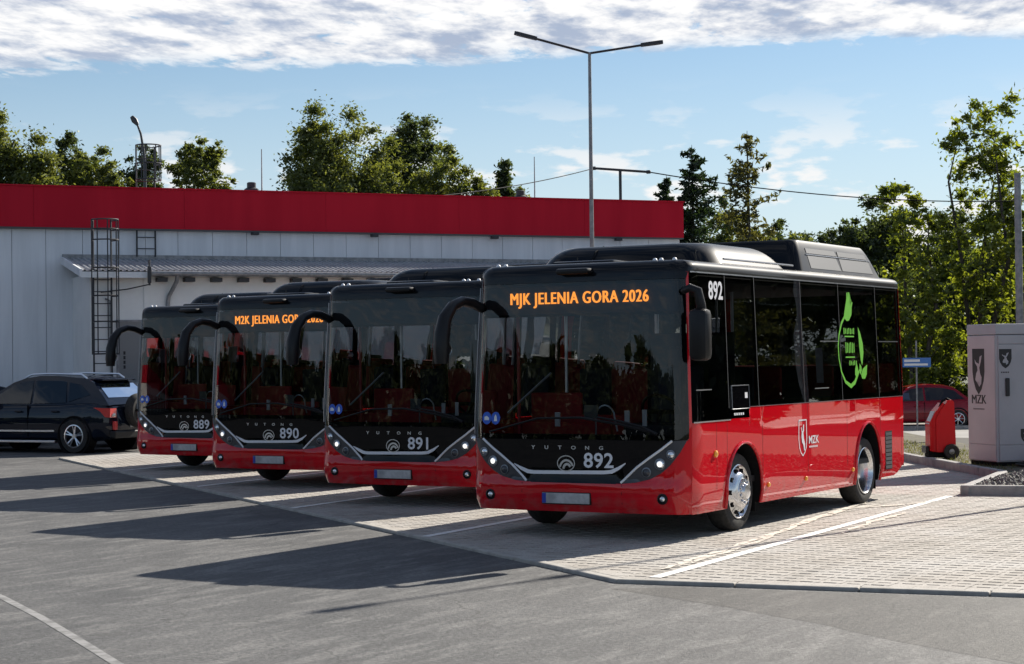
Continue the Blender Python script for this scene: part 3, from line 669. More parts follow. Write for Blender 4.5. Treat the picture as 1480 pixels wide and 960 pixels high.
# wheels (outer face looks towards +x for sg=1)
def wheel(sg, y, xo, rear):
    def fl(b): b.v = [(sg * v[0] + 0, v[1], v[2]) for v in b.v]; return b
    c = (xo, y, WR)
    tw = .24
    tp = [(.275, -tw), (.33, -tw - .0), (.385, -tw + .01), (WR - .004, -tw + .05), (WR, -tw + .09), (WR, -.09), (WR - .004, -.05), (.39, -.012), (.35, .0), (.30, -.004), (.275, -.012)]
    k = part('tyre', fl(MB().lathe(tp, 40, c)).me('tyre', 'tyre', True), None, ('tyre', sg, rear))
    if not rear:
        rp_ = [(.282, -.012), (.288, .0), (.278, .004), (.262, -.02), (.245, -.028), (.20, .022), (.165, .045), (.16, .045)]
        hub = [(.165, .042), (.14, .05), (.135, .062), (.09, .066), (.085, .085), (.075, .098), (.04, .102), (.001, .102)]
    else:
        rp_ = [(.282, -.012), (.288, .0), (.278, .004), (.262, -.02), (.25, -.06), (.235, -.13), (.225, -.155), (.12, -.165)]
        hub = [(.12, -.165), (.115, -.10), (.10, -.075), (.09, -.07), (.001, -.07)]
    part('rim', fl(MB().lathe(rp_, 40, c)).me('rim', 'chrome', True), k, ('rim', sg, rear))
    part('hub', fl(MB().lathe(hub, 24, c)).me('hub', 'chrome' if not rear else 'alu', True), k)
    for i in range(10):
        a = 2 * math.pi * i / 10
        if not rear:
            cy, cz = y + .222 * math.cos(a), WR + .222 * math.sin(a)
            part('rim_hole', fl(MB().lathe([(.026, -.02), (.026, .012), (.001, .006)], 10, (xo, cy, cz))).me('rim_hole', 'black_matt', True), k)
        cy, cz = y + .115 * math.cos(a + .3), WR + .115 * math.sin(a + .3); w0 = .055 if not rear else -.16
        part('wheel_nut', fl(MB().lathe([(.014, w0 - .01), (.014, w0 + .022), (.001, w0 + .026)], 6, (xo, cy, cz))).me('wheel_nut', 'alu_dark' if rear else 'chrome'), k)
both(lambda sg: wheel(sg, YF, 1.215, False)); both(lambda sg: wheel(sg, YR_, 1.235, True))
for sg in (1, -1):
    part('mud_flap', MB().box(sg * .95, sg * 1.2, YR_ + .46, YR_ + .475, .16, .5).me('mud_flap', 'black_matt'))
    part('mud_flap', MB().box(sg * .95, sg * 1.2, YF + .46, YF + .475, .17, .5).me('mud_flap', 'black_matt'))
# interior
part('floor', MB().box(-1.2, 1.2, .2, 6.6, .5, .56).me('floor', 'interior_dark'))
part('ceiling', MB().box(-1.12, 1.12, .5, 6.5, 2.62, 2.66).me('ceiling', 'interior_grey'))
part('sign_case', MB().box(-1.13, 1.13, .17, .36, 2.30, 2.60, .01).me('sign_case', 'interior_dark'), key='sign_case')
part('dashboard', MB().box(-1.15, 1.18, .16, .62, .78, 1.04, .05).box(.35, 1.1, .42, .78, .95, 1.16, .05).me('dashboard', 'interior_dark'), key='dash')
part('steering_wheel', MB().lathe([(.21 + .016 * math.cos(a), .016 * math.sin(a)) for a in lin(0, 2 * math.pi, 9)], 24, (0, 0, 0), 'z').tube([(0, 0, 0), (0, .08, -.25)], .03, 8).box(-.2, .2, -.02, .02, -.012, .01).me('steering_wheel', 'black_plastic', True), key='sw')
part('driver_seat', MB().box(.45, .95, 1.05, 1.2, .95, 1.75, .05).box(.45, .95, .72, 1.15, .85, 1.0, .05).box(.56, .84, 1.08, 1.18, 1.72, 1.95, .04).me('driver_seat', 'seat_blue', True))
part('partition', MB().box(.2, 1.18, 1.42, 1.45, .56, 2.1).me('partition', 'interior_dark'))
part('front_guard', MB().box(-1.05, -.42, .98, 1.03, .7, 1.47, .02).me('front_guard', 'seat_red'), key='guard')
part('red_reflection_trim', MB().box(-1.08, .1, .64, .70, .60, 1.16, .02).box(-.35, .3, .70, .76, .60, 1.24, .02).me('red_reflection_trim', 'seat_red'))  # red panels for red inside parts and the red reflection low in the glass
for i, y in enumerate((2.15, 2.95, 3.75, 4.6, 5.4)):
    for sg in (1, -1):
        for k, x in enumerate((.42, .88)):
            b = MB().box(sg * x - .2, sg * x + .2, y, y + .07, .95, 1.72, .03).box(sg * x - .2, sg * x + .2, y - .38, y + .04, .88, .98, .03).me('passenger_seat', 'seat_red' if (i + k) % 2 == 0 else 'seat_blue', True)
            part('passenger_seat', b)
for x, y, z0, z1, m in ((-.95, .55, 1.0, 2.5, 'pole_red'), (-.62, 1.02, 1.2, 2.6, 'pole_grey'), (.25, 1.5, .56, 2.6, 'pole_grey'), (-.3, 2.6, .56, 2.6, 'pole_grey'), (.3, 3.4, .56, 2.6, 'pole_grey'), (-.3, 4.3, .56, 2.6, 'pole_grey')):
    part('grab_pole', MB().tube([(x, y, z0), (x, y, z1)], .018, 8).me('grab_pole', m, True))
part('diagonal_rod', MB().tube([(-.93, .28, 1.27), (-.40, .28, 1.69)], .011, 6).me('diagonal_rod', 'pole_grey', True))  # grey diagonal rod just behind the windscreen
part('gooseneck', MB().tube([(.05, .42, 1.04)] + [(.16 - .11 * math.cos(a), .42, 1.22 + .13 * math.sin(a)) for a in lin(0, math.pi, 9)] + [(.30, .42, 1.08)], .010, 6).me('gooseneck', 'pole_grey', True))
for x, z, w_, h_ in ((-.40, 1.22, .06, .11), (.42, 1.25, .055, .09), (.62, 1.24, .05, .13), (.0, 1.30, .16, .10)):
    part('dash_card', MB().box(x - w_ / 2, x + w_ / 2, .40, .42, z - h_ / 2 - .04, z + h_ / 2, .005).me('dash_card', 'sign_white' if w_ < .1 else 'interior_grey'), 'dash')
# wipers
for nm, pts in (('wiper', [(.88, 1.10), (.55, 1.17), (.1, 1.235), (-.4, 1.225), (-1.0, 1.08)]), ('wiper', [(.95, 1.07), (.80, 1.14), (.55, 1.20), (.3, 1.24)])):
    part('wiper', MB().tube([S(sx(x), z, .03) for x, z in pts], [.02, .016, .013, .011, .009][:len(pts)], 6).me('wiper', 'black_plastic', True))
# mirrors
hor = [(-1.15, .22, 2.36), (-1.20, .02, 2.44), (-1.225, -.14, 2.455), (-1.235, -.32, 2.40), (-1.24, -.46, 2.27), (-1.24, -.52, 2.10), (-1.24, -.535, 1.92), (-1.24, -.535, 1.80)]
rad = [.048, .052, .054, .06, .074, .084, .086, .072]
hv = MB().tube(hor, rad, 14)
part('mirror_arm', hv.me('mirror_arm', 'black_plastic', True), key='arm')
part('mirror_glass', MB().lathe([(.07, 0), (.06, .006), (.001, .007)], 16, (-1.24, -.44, 1.95), 'y').me('mirror_glass', 'chrome', True), 'arm')
part('mirror_arm', MB().tube([(1.20, .14, 2.50), (1.30, .10, 2.53), (1.38, .10, 2.50), (1.40, .12, 2.36), (1.40, .14, 2.28)], [.035, .04, .045, .05, .05], 10).me('mirror_arm', 'black_plastic', True), key='arm2')
part('mirror_head', MB().box(1.29, 1.50, .02, .20, 1.80, 2.32, .06).me('mirror_head', 'black_plastic', True), 'arm2', 'head2')
part('mirror_glass', MB().box(1.315, 1.475, .196, .204, 1.86, 2.26).me('mirror_glass', 'chrome'), 'arm2')
# emblem, wordmark, smile strip, plate
def front_text(nm, s, cx, cz, size, m, bold=0, space=1, wx=1, off=.006, parent='front_panel'):
    V2, F2 = text_geo(s, size, bold, space, wx); return decal([(u + cx, v + cz) for u, v in V2], F2, off)
for i, ch in enumerate('YUTONG'):
    pm('wordmark_letter', front_text('w', ch, -.467 + i * .159, .925, .052, 'alu', .0012, 1, 1.35), 'alu', 'front_panel', smooth=False)
def arcpoly(cx, cz, r0, r1, a0, a1, n=20):
    return [(cx + r0[0] * math.cos(a), cz + r0[1] * math.sin(a)) for a in lin(a0, a1, n)] + [(cx + r1[0] * math.cos(a), cz + r1[1] * math.sin(a)) for a in lin(a1, a0, n)]
def band(cx, cz, r0, r1, a0, a1, n=28):
    V2 = []
    for a in lin(a0, a1, n): V2 += [(cx + r1[0] * math.cos(a), cz + r1[1] * math.sin(a)), (cx + r0[0] * math.cos(a), cz + r0[1] * math.sin(a))]
    return V2, [(2 * i, 2 * i + 2, 2 * i + 3, 2 * i + 1) for i in range(n - 1)]
EMX, EMZ = -.075, .765
pm('emblem_ring', decal(*band(EMX, EMZ, (.105, .083), (.094, .073), 0, 2 * math.pi), .012), 'alu', 'front_panel', key='emblem', smooth=False)
pm('emblem_arc', decal(*band(EMX + .005, EMZ - .055, (.088, .098), (.066, .076), .35, math.pi - .2, 16), .012), 'alu', 'front_panel', smooth=False)
pm('emblem_arc', decal(*band(EMX + .012, EMZ - .06, (.055, .066), (.03, .04), .5, math.pi - .1, 16), .012), 'alu', 'front_panel', smooth=False)
smile = [(-.70, .745), (-.62, .69), (-.54, .655), (-.46, .65), (.36, .662), (.45, .67), (.53, .71), (.60, .77)]
smt = [(-.70, .755), (-.605, .722), (-.525, .694), (-.46, .687), (.36, .699), (.435, .707), (.515, .738), (.60, .782)]
Vs_, Fs_ = [], []
def dens_(a, n=6):
    o_ = []
    for p, q in zip(a, a[1:]): o_ += [(p[0] + (q[0] - p[0]) * k / n, p[1] + (q[1] - p[1]) * k / n) for k in range(n)]
    return o_ + [a[-1]]
for a, b in zip(dens_(smile), dens_(smt)): Vs_ += [a, b]
Fs_ = [(2 * i, 2 * i + 2, 2 * i + 3, 2 * i + 1) for i in range(len(Vs_) // 2 - 1)]
pm('smile_strip', decal(Vs_, Fs_, .009), 'white_decal', 'front_panel', smooth=False)
part('plate_holder', MB().box(-.355, .215, -.035, .04, .345, .47, .008).me('plate_holder', 'black_plastic'), 'bumper', 'ph')
part('number_plate', MB().box(-.345, .205, -.043, -.03, .355, .462, .004).me('number_plate', 'plate'), 'bumper', 'np')
part('plate_band', MB().box(-.343, -.298, -.0455, -.038, .358, .459).me('plate_band', 'plate_blue'), 'bumper')
for i, x in enumerate((-1.055, -.94)):
    pm('sticker', decal(*band(x, 1.222, (.058, .066), (.001, .001), 0, 2 * math.pi, 20), .004), 'blue_sticker', 'windscreen', smooth=False)
    pic = [(x - .03, 1.20), (x + .03, 1.20), (x + .03, 1.225), (x, 1.245), (x - .03, 1.235)] if i == 0 else [(x - .02, 1.19), (x - .008, 1.19), (x, 1.22), (x + .01, 1.19), (x + .022, 1.19), (x + .014, 1.24), (x, 1.262), (x - .014, 1.24)]
    pm('sticker_symbol', decal(*poly_fill(pic), .006), 'white_decal', 'windscreen', smooth=False)
# side graphics (+x side)
for y, z in ((.69, .848), (2.07, .445), (3.17, .445), (4.70, .46)):
    p = S(sy(y), z, 0); r = .036 if y < 1 else .026
    part('side_marker', MB().lathe([(r, -.004), (r, .012), (r * .6, .022), (.001, .025)], 14, tuple(p)).me('side_marker', 'amber', True), ('side', 1))
for k in range(9): pm('vent_slat', patch([sy(5.90), sy(6.13)], .40 + .052 * k, .44 + .052 * k, 1, .004), 'grille_grey', ('side', 1), smooth=False)
pm('vent', patch([sy(5.885), sy(6.145)], .39, .875, 1, .002), 'black_matt', ('side', 1), smooth=False)
sh_o = [(2.965, 1.118), (3.205, 1.118), (3.215, .90), (3.195, .80), (3.15, .74), (3.085, .70), (3.02, .74), (2.975, .80), (2.955, .90)]
cen = (3.085, .92); sh_i = [(cen[0] + (y - cen[0]) * .86, cen[1] + (z - cen[1]) * .93) for y, z in sh_o]
Vsh = []; 
for a, b in zip(sh_o + sh_o[:1], sh_i + sh_i[:1]): Vsh += [a, b]
pm('shield_outline', decal(Vsh, [(2 * i, 2 * i + 1, 2 * i + 3, 2 * i + 2)[::1] for i in range(len(sh_o))], .004, sy), 'white_decal', ('side', 1), smooth=False)
stag = [(3.03, 1.03), (3.05, 1.03), (3.065, .985), (3.085, .99), (3.10, 1.06), (3.125, 1.06), (3.12, .99), (3.10, .965), (3.115, .90), (3.15, .84), (3.145, .77), (3.12, .76), (3.10, .83), (3.06, .86), (3.045, .93), (3.055, .975)]
pm('shield_figure', decal(*poly_fill(stag), .004, sy), 'white_decal', ('side', 1), smooth=False)
V2, F2 = text_geo('MZK', .125, .002, 1, 1.2); pm('side_lettering', decal([(u + 3.42, v + .875) for u, v in V2], F2, .004, sy), 'white_decal', ('side', 1), smooth=False)
for k in range(9): pm('side_small_print', decal(*poly_fill([(3.28 + .03 * k, .79), (3.30 + .03 * k, .79), (3.30 + .03 * k, .81), (3.28 + .03 * k, .81)]), .004, sy), 'white_decal', ('side', 1), smooth=False)
# green plug-and-leaf graphic on the fourth window
stem = [(4.60, 2.31), (4.47, 2.22), (4.37, 2.08), (4.33, 1.95), (4.335, 1.80), (4.40, 1.64), (4.52, 1.52), (4.70, 1.465), (4.84, 1.51), (4.95, 1.60), (5.02, 1.66)]
sw_ = [.018, .02, .016, .014, .014, .016, .02, .026, .026, .02, .012]; V2 = []
for i, p in enumerate(stem):
    a, b = stem[max(0, i - 1)], stem[min(len(stem) - 1, i + 1)]; t = Vector((b[0] - a[0], b[1] - a[1])).normalized(); V2 += [(p[0] - t.y * sw_[i], p[1] + t.x * sw_[i]), (p[0] + t.y * sw_[i], p[1] - t.x * sw_[i])]
pm('stem_graphic', decal(V2, [(2 * i, 2 * i + 1, 2 * i + 3, 2 * i + 2) for i in range(len(stem) - 1)], .004, sy), 'green_decal', ('win', 1, 4), smooth=False)
leafs = {'plug_graphic': [(4.56, 2.29), (4.66, 2.25), (4.74, 2.26), (4.83, 2.33), (4.85, 2.42), (4.89, 2.48), (4.86, 2.485), (4.80, 2.43), (4.79, 2.50), (4.79, 2.60), (4.76, 2.60), (4.74, 2.545), (4.73, 2.545), (4.715, 2.60), (4.69, 2.59), (4.68, 2.52), (4.63, 2.43), (4.59, 2.36)],
         'leaf_graphic': [(5.03, 2.185), (5.10, 2.12), (5.18, 1.98), (5.19, 1.87), (5.14, 1.74), (5.12, 1.71), (5.08, 1.78), (5.05, 1.95)],
         'leaf_graphic ': [(4.93, 1.755), (4.97, 1.67), (4.97, 1.59), (4.91, 1.555), (4.86, 1.60), (4.87, 1.67)],
         'leaf_graphic  ': [(5.03, 1.74), (5.09, 1.70), (5.10, 1.65), (5.05, 1.60), (5.02, 1.62)],
         'leaf_graphic   ': [(5.30, 1.72), (5.27, 1.60), (5.20, 1.545), (5.10, 1.55), (5.07, 1.60), (5.14, 1.67)]}
for k, pl in leafs.items(): pm(k.strip(), decal(*poly_fill(pl), .0045, sy), 'green_decal', ('win', 1, 4), smooth=False)
for z, n, h_, y0 in ((2.13, 7, .075, 4.53), (1.93, 6, .13, 4.57), (1.745, 5, .06, 4.68)):
    for k in range(n): pm('slogan_stroke', decal(*poly_fill([(y0 + .055 * k, z - h_ / 2), (y0 + .03 + .055 * k, z - h_ / 2 + .01 * (k % 2)), (y0 + .036 + .055 * k, z + h_ / 2), (y0 + .006 + .055 * k, z + h_ / 2 - .012 * (k % 3))]), .0045, sy), 'green_decal', ('win', 1, 4), smooth=False)
for z in (2.065, 1.815): pm('slogan_rule', decal(*poly_fill([(4.56, z - .008), (4.88, z - .008), (4.88, z + .008), (4.56, z + .008)]), .0045, sy), 'green_decal', ('win', 1, 4), smooth=False)

FW = 1.17
def fit(V2, u0, u1, v0, v1):
    us = [u for u, v in V2]; vv = [v for u, v in V2]; a, b, c, d = min(us), max(us), min(vv), max(vv)
    k = (v1 - v0) / (d - c); kx = k * FW; m0 = (u0 + u1) / 2 - (a + b) / 2 * kx
    return [(m0 + u * kx, v0 + (v - c) * k) for u, v in V2]
def make_bus(num, x, y, sign, label):
    root = thing('city_bus', label, 'bus', (x, y, 0), 0, 'red electric buses parked in a staggered row')
    ob = {}
    lvl = {}
    todo = list(PARTS)
    for key, name, me, par in todo:
        if par is not None and lvl.get(par, 1) >= 2: par2 = None
        p = ob.get(par, root) if par is not None else root
        o = obj(name, me, p); ob[key] = o; lvl[key] = lvl.get(par, 1) + 1 if par is not None else 1
        if key == 'sw': o.location = (.72, .60, 1.28); o.rotation_euler = (R_(-55), 0, 0)
    V2, F2 = text_geo(num, .20, .0035, 1.03, .92)
    o = obj('fleet_number', raw('fleet_number', *decal(fit(V2, .09, .505, .722, .878), F2, .008), 'white_decal'), ob['front_panel'])
    V2, F2 = text_geo(num, .25, .006, 1.02, .82)
    o = obj('fleet_number', raw('fleet_number', *decal(fit(V2, .60, 1.01, 2.425, 2.62), F2, .004, sy), 'white_decal'), ob[('win', 1, 0)])
    if sign:
        V2, F2 = text_geo(sign, .175, .0, 1.1, 1.0); uu = [u for u, v in V2]; k = 1.61 / (max(uu) - min(uu)); mid = (max(uu) + min(uu)) / 2
        o = obj('destination_lettering', raw('destination_lettering', [((u - mid) * k + dx, .155 - 20 * abs(dx) * .005, v + 2.462) for dx in (-.006, 0, .006) for u, v in V2], [tuple(i + q * len(V2) for i in f) for q in range(3) for f in F2], 'led_orange'), ob['sign_case']); o['label'] = 'orange lit destination lettering'
    return root
make_bus('892', 0, 0, 'MJK JELENIA GORA 2026', 'red and black bus with fleet number 892 beside the white bay line')
make_bus('891', -3.994, 2.751, None, 'red and black bus with fleet number 891 and a dark destination sign')
make_bus('890', -7.696, 4.988, 'M2K JELENIA GORA 2026', 'red and black bus with fleet number 890 and lit destination sign')
make_bus('889', -11.644, 7.753, None, 'red and black bus with fleet number 889 next to the dark SUV')

# ------------------------------------------------------------------ depot building
AX, AY = -24.27, 15.78; EX, EY = .5912, .8065; NX, NY = .8065, -.5912
bang = math.atan2(EY, EX)
depot = thing('depot_building', 'white panelled depot hall with a red fascia and low metal-roofed annex', 'building', (AX, AY, -.03), bang)
# local frame: x along the wall, -y towards the yard
U0, U1 = -14.0, 18.68
obj('core_wall', MB().box(U0, U1 - .06, .06, 14, 0, 6.1).me('core_wall', 'gap_dark'), depot)
obj('roof_slab', MB().box(U0, U1 - .02, .02, 14.1, 6.1, 6.16).me('roof_slab', 'metal_roof'), depot)
jn = [U0 + .0]; u = .3 - .82 * 17
edges = [.3 - .85 * k for k in range(16, 0, -1)] + [.3, 1.11, 2.0, 2.9, 3.55] + [4.37 + .885 * k for k in range(17)]
edges = [e for e in edges if U0 < e < U1 - .3]; edges = [U0] + edges + [U1 - .05]
for a, b in zip(edges, edges[1:]):
    obj('wall_panel', MB().box(a + .006, b - .006, .0, .07, 0.0, 5.3).me('wall_panel', 'wall_white'), depot)
fe = [U0 + 3.7 * k for k in range(9)] + [U1]
for a, b in zip(fe, fe[1:]):
    obj('fascia_panel', MB().box(a + .002, b - .002, -.16, .02, 5.21, 6.20, .003).me('fascia_panel', 'fascia_red'), depot)
obj('coping', MB().box(U0, U1 + .02, -.19, .3, 6.20, 6.235).me('coping', 'fascia_red'), depot)
obj('fascia_soffit', MB().box(U0, U1, -.15, .0, 5.17, 5.208).me('fascia_soffit', 'gap_dark'), depot)
for k, u in enumerate((6.3, 9.5, 12.9, 16.6)):
    obj('flood_lamp', MB().box(u - .09, u + .09, -.3, -.12, 5.09, 5.17, .015).me('flood_lamp', 'steel_dark'), depot)
# annex
AO = -2.2
obj('annex_wall', MB().box(1.75, U1 - .5, AO, -.001, 0, 3.98).me('annex_wall', 'annex_white'), depot)
obj('annex_pier', MB().box(3.02, 3.12, AO - .03, AO, 0, 3.95).me('annex_pier', 'annex_white'), depot)
zr = lambda yy: 4.46 + (4.46 - 4.04) / (-(AO - .32)) * yy         # roof height at local y
Vr, Fr = [], []; n = int((U1 - 1.55) / .14)
for i in range(n + 1):
    u = 1.5 + .14 * i
    for du, dh in ((0, 0), (.05, 0), (.065, .03), (.10, .03), (.115, 0)):
        for yy in (-.02, AO - .32): Vr.append((u + du, yy, zr(yy) + dh))
m_ = len(Vr) // 2; Fr = [(2 * i, 2 * i + 1, 2 * i + 3, 2 * i + 2) for i in range(m_ - 1)]
roofo = obj('annex_roof', raw('annex_roof', Vr, Fr, 'metal_roof'), depot)
obj('roof_deck', MB().add([(1.5, -.02, zr(-.02) - .05), (U1 - .4, -.02, zr(-.02) - .05), (U1 - .4, AO - .3, zr(AO - .3) - .05), (1.5, AO - .3, zr(AO - .3) - .05), (1.5, -.02, zr(-.02) - .004), (U1 - .4, -.02, zr(-.02) - .004), (U1 - .4, AO - .3, zr(AO - .3) - .004), (1.5, AO - .3, zr(AO - .3) - .004)], [(0, 1, 2, 3), (7, 6, 5, 4), (0, 4, 5, 1), (1, 5, 6, 2), (2, 6, 7, 3), (3, 7, 4, 0)]).me('roof_deck', 'gap_dark'), depot)
obj('gable_flashing', MB().add([(1.47, 0, zr(0) - .14), (1.47, AO - .34, zr(AO - .34) - .14), (1.47, AO - .34, zr(AO - .34) + .04), (1.47, 0, zr(0) + .04), (1.52, 0, zr(0) - .14), (1.52, AO - .34, zr(AO - .34) - .14), (1.52, AO - .34, zr(AO - .34) + .04), (1.52, 0, zr(0) + .04)], [(0, 1, 2, 3), (7, 6, 5, 4), (0, 4, 5, 1), (1, 5, 6, 2), (2, 6, 7, 3), (3, 7, 4, 0)]).me('gable_flashing', 'wall_white'), depot)
obj('ridge_flashing', MB().box(1.5, U1 - .3, -.06, -.002, 4.44, 4.56).me('ridge_flashing', 'galv'), depot)
obj('eave_board', MB().box(1.5, 3.1, AO - .34, AO - .31, 3.88, 4.02).me('eave_board', 'wall_white'), depot)
obj('gutter', MB().tube([(3.12, AO - .38, 3.985), (U1 - .4, AO - .38, 3.985)], .06, 10).me('gutter', 'galv', True), depot)
for k in range(23): 
    u = 3.3 + .66 * k
    obj('eave_gap_shade', MB().box(u, u + .24, AO - .26, AO - .001, 3.80, 3.90).me('eave_gap_shade', 'steel_dark'), depot)  # dark boxes stand in for the shaded recess gaps under the eave
obj('downpipe', MB().tube([(3.75, AO - .36, 3.95), (3.74, AO - .3, 3.8), (3.6, AO - .07, 3.45), (3.58, AO - .06, 3.3), (3.58, AO - .06, 0)], .05, 10).me('downpipe', 'galv', True), depot)
obj('annex_door', MB().box(2.42, 3.0, AO - .02, AO + .02, 0, 2.85).me('annex_door', 'door_grey'), depot)
obj('door_frame', MB().box(2.36, 2.42, AO - .035, AO - .001, 0, 2.9).box(3.0, 3.02, AO - .035, AO - .001, 0, 2.9).box(2.42, 3.0, AO - .035, AO - .001, 2.85, 2.9).me('door_frame', 'galv'), depot)
for k in range(4): obj('door_mark', MB().box(2.52, 2.57, AO - .024, AO - .0205, 1.75 + .11 * k, 1.83 + .11 * k).me('door_mark', 'print_black'), depot)
obj('wall_lamp', MB().box(3.02, 3.1, AO - .5, AO - .4, 3.75, 4.15, .02).tube([(3.06, AO - .45, 3.7), (3.06, AO - .45, 4.3)], .025, 6).me('wall_lamp', 'steel_dark'), depot)
obj('cable_run', MB().tube([(2.0, AO - .05, 3.55), (2.6, AO - .12, 3.62), (3.05, AO - .42, 3.72)], .015, 6).me('cable_run', 'steel_dark'), depot)
for u in (2.22,): obj('conduit', MB().tube([(u, AO - .04, 0), (u, AO - .04, 3.35), (u - .12, AO - .04, 3.4)], .025, 6).me('conduit', 'galv'), depot)
def bl(u, off, z): return (AX + EX * u + NX * off, AY + EY * u + NY * off, z - .03)
# caged ladders
def ladder(loc, label, z0, z1, zc0, hoops, wd, dp, parts_bars=5, base=None):
    t = thing('caged_ladder', label, 'ladder', loc, bang)
    for s in (-1, 1): obj('stile', MB().tube([(s * wd / 2, 0, z0), (s * wd / 2, 0, z1)], .022, 6).me('stile', 'steel_dark', True), t)
    k = z0 + .2; rme = MB().tube([(-wd / 2, 0, 0), (wd / 2, 0, 0)], .012, 6).me('rung', 'steel_dark', True)
    while k < z1 - .9 if z1 - z0 > 3 else k < z1: obj('rung', rme, t, (0, 0, k)); k += .28
    hp_ = [(-wd / 2, 0)] + [(-dp * .5 * math.cos(a) * 1.0, -dp * .55 - dp * .5 * math.sin(a)) for a in lin(0, math.pi, 9)] + [(wd / 2, 0)]
    hme = MB().tube([(x, y, 0) for x, y in hp_], .018, 5).me('hoop', 'steel_dark', True)
    for z in hoops: obj('hoop', hme, t, (0, 0, z))
    for i in np.linspace(1, 9, parts_bars).round().astype(int):
        x, y = hp_[i]; obj('cage_bar', MB().tube([(x, y, zc0), (x, y, hoops[-1])], .015, 5).me('cage_bar', 'steel_dark', True), t)
    return t
lp = bl(2.02, 2.34, 0)
ladder((lp[0], lp[1], -.03), 'grey caged ladder standing against the annex wall and roof edge', 0, 5.25, 2.1, [2.1, 2.85, 3.45, 4.1, 4.75, 5.0, 5.22], .42, .62)
lp = bl(3.55, .08, 4.5)
t2 = ladder((lp[0], lp[1], lp[2]), 'ladder with a flared cage rising above the red fascia', .02, 2.75, 1.9, [1.9, 2.3, 2.75], .46, .62, 6)
# roof equipment
def rod(loc, hh_, label): thing('lightning_rod', label, 'rod', loc, 0, None, MB().tube([(0, 0, -.05), (0, 0, hh_)], [.02, .012], 6).me('lightning_rod', 'galv'))
p = bl(6.75, -.7, 6.19); rod(p, 1.2, 'thin lightning rod beside a stub vent above the red fascia')
p = bl(14.5, -.7, 6.19); rod(p, 1.25, 'thin lightning rod on the depot roof near the street lamp pole')
def vent(loc, label):
    t = thing('roof_vent', label, 'vent', loc)
    obj('vent_pipe', MB().lathe([(.10, -.02), (.10, .2)], 14, axis='z').me('vent_pipe', 'galv', True), t)
    obj('vent_cap', MB().lathe([(.10, .16), (.19, .18), (.19, .22), (.12, .26), (.12, .38), (.09, .40), (.001, .40)], 14, axis='z').me('vent_cap', 'steel_dark', True), t)
vent(bl(6.5, -.8, 6.13), 'stubby round roof vent left of a thin rod')
vent(bl(14.2, -1.0, 6.13), 'stubby round roof vent among the roof wires')
tp = thing('wire_mast', 'T-shaped wire mast standing behind the red fascia', 'mast', (-18.1, 36.7, 0))
obj('mast_post', MB().tube([(0, 0, -.03), (0, 0, 7.9)], .05, 8).me('mast_post', 'steel_dark', True), tp)
obj('mast_crossbar', MB().tube([(-.72, -.43, 7.94), (.79, .45, 7.80)], .04, 8).me('mast_crossbar', 'steel_dark', True), tp)
for x, y, z in ((-.72, -.43, 7.94), (.79, .45, 7.80)): obj('insulator', MB().lathe([(.001, -.08), (.06, -.06), (.06, .06), (.001, .08)], 10, (x, y, z), 'x').me('insulator', 'steel_dark', True), tp)
def cable(a, b, sag, label, r=.014):
    a, b = Vector(a), Vector(b); me = MB().tube([a.lerp(b, k / 20) - Vector((0, 0, sag * 4 * (k / 20) * (1 - k / 20))) for k in range(21)], r, 5).me('overhead_cable', 'black_matt')
    thing('overhead_cable', label, 'cable', (0, 0, 0), 0, None, me)
cable((-18.82, 36.27, 7.94), bl(11.0, -.3, 6.2), .12, 'cable sagging from the T-shaped mast down to the hall roof')
cable((-17.31, 37.15, 7.80), (-9.2, 53.4, 7.55), .35, 'cable running from the T-shaped mast past the conifers', .02)

# ------------------------------------------------------------------ street lamps
def street_lamp(label, loc, hgt, dirs, r0=.062, r1=.034):
    t = thing('street_lamp', label, 'street lamp', loc)
    obj('lamp_pole', MB().tube([(0, 0, 0), (0, 0, hgt)], [r0, r1], 12).me('lamp_pole', 'galv', True), t)
    obj('pole_base', MB().lathe([(.001, 0), (.14, 0), (.14, .03), (.085, .05), (.08, .6), (.065, .62)], 14, axis='z').me('pole_base', 'galv', True), t)
    for dx, dy, dz in dirs:
        d = Vector((dx, dy, dz)); arm = obj('lamp_arm', MB().tube([(0, 0, hgt - .02), d * .72 + Vector((0, 0, hgt))], .026, 8).me('lamp_arm', 'steel_dark', True), t)
        a = d * .70 + Vector((0, 0, hgt)); b = d + Vector((0, 0, hgt)); q = d.normalized().to_track_quat('X', 'Z').to_matrix(); L = (b - a).length
        mb = MB().prism([(0, -.055), (.10, -.075), (L * .85, -.085), (L, -.05), (L, .05), (L * .85, .085), (.10, .075), (0, .055)], -.03, .04, 'z'); mb.v = [tuple(a + q @ Vector(v)) for v in mb.v]
        obj('lamp_head', mb.me('lamp_head', 'steel_dark'), arm)
    return t
street_lamp('tall double-armed street lamp behind the bus numbered 892', (-9.56, 18.55, -.03), 8.43, [(-1.38, -.83, .43), (1.36, .80, .20)])
sdv = Vector((math.sin(SUN_AZ), math.cos(SUN_AZ)))
street_lamp('double-armed street lamp in the kerbed bed casting a shadow over paving', (4.0, 10.1, .09), 8.45, [(-sdv.x * 1.5, -sdv.y * 1.5, .3), (sdv.x * 1.5, sdv.y * 1.5, .3)])
t = thing('street_lamp', 'thin curved street lamp seen above the flared ladder cage', 'street lamp', (-29.9, 27.4, -.03))
obj('lamp_pole', MB().tube([(0, 0, 0), (0, 0, 7.9), (-.03, -.02, 8.5), (-.10, -.06, 9.0), (-.20, -.12, 9.32)], [.07, .05, .04, .035, .03], 8).me('lamp_pole', 'steel_dark', True), t)
obj('lamp_head', MB().tube([(-.18, -.11, 9.28), (-.26, -.16, 9.42), (-.34, -.2, 9.54)], [.05, .10, .06], 8).me('lamp_head', 'steel_dark', True), t)
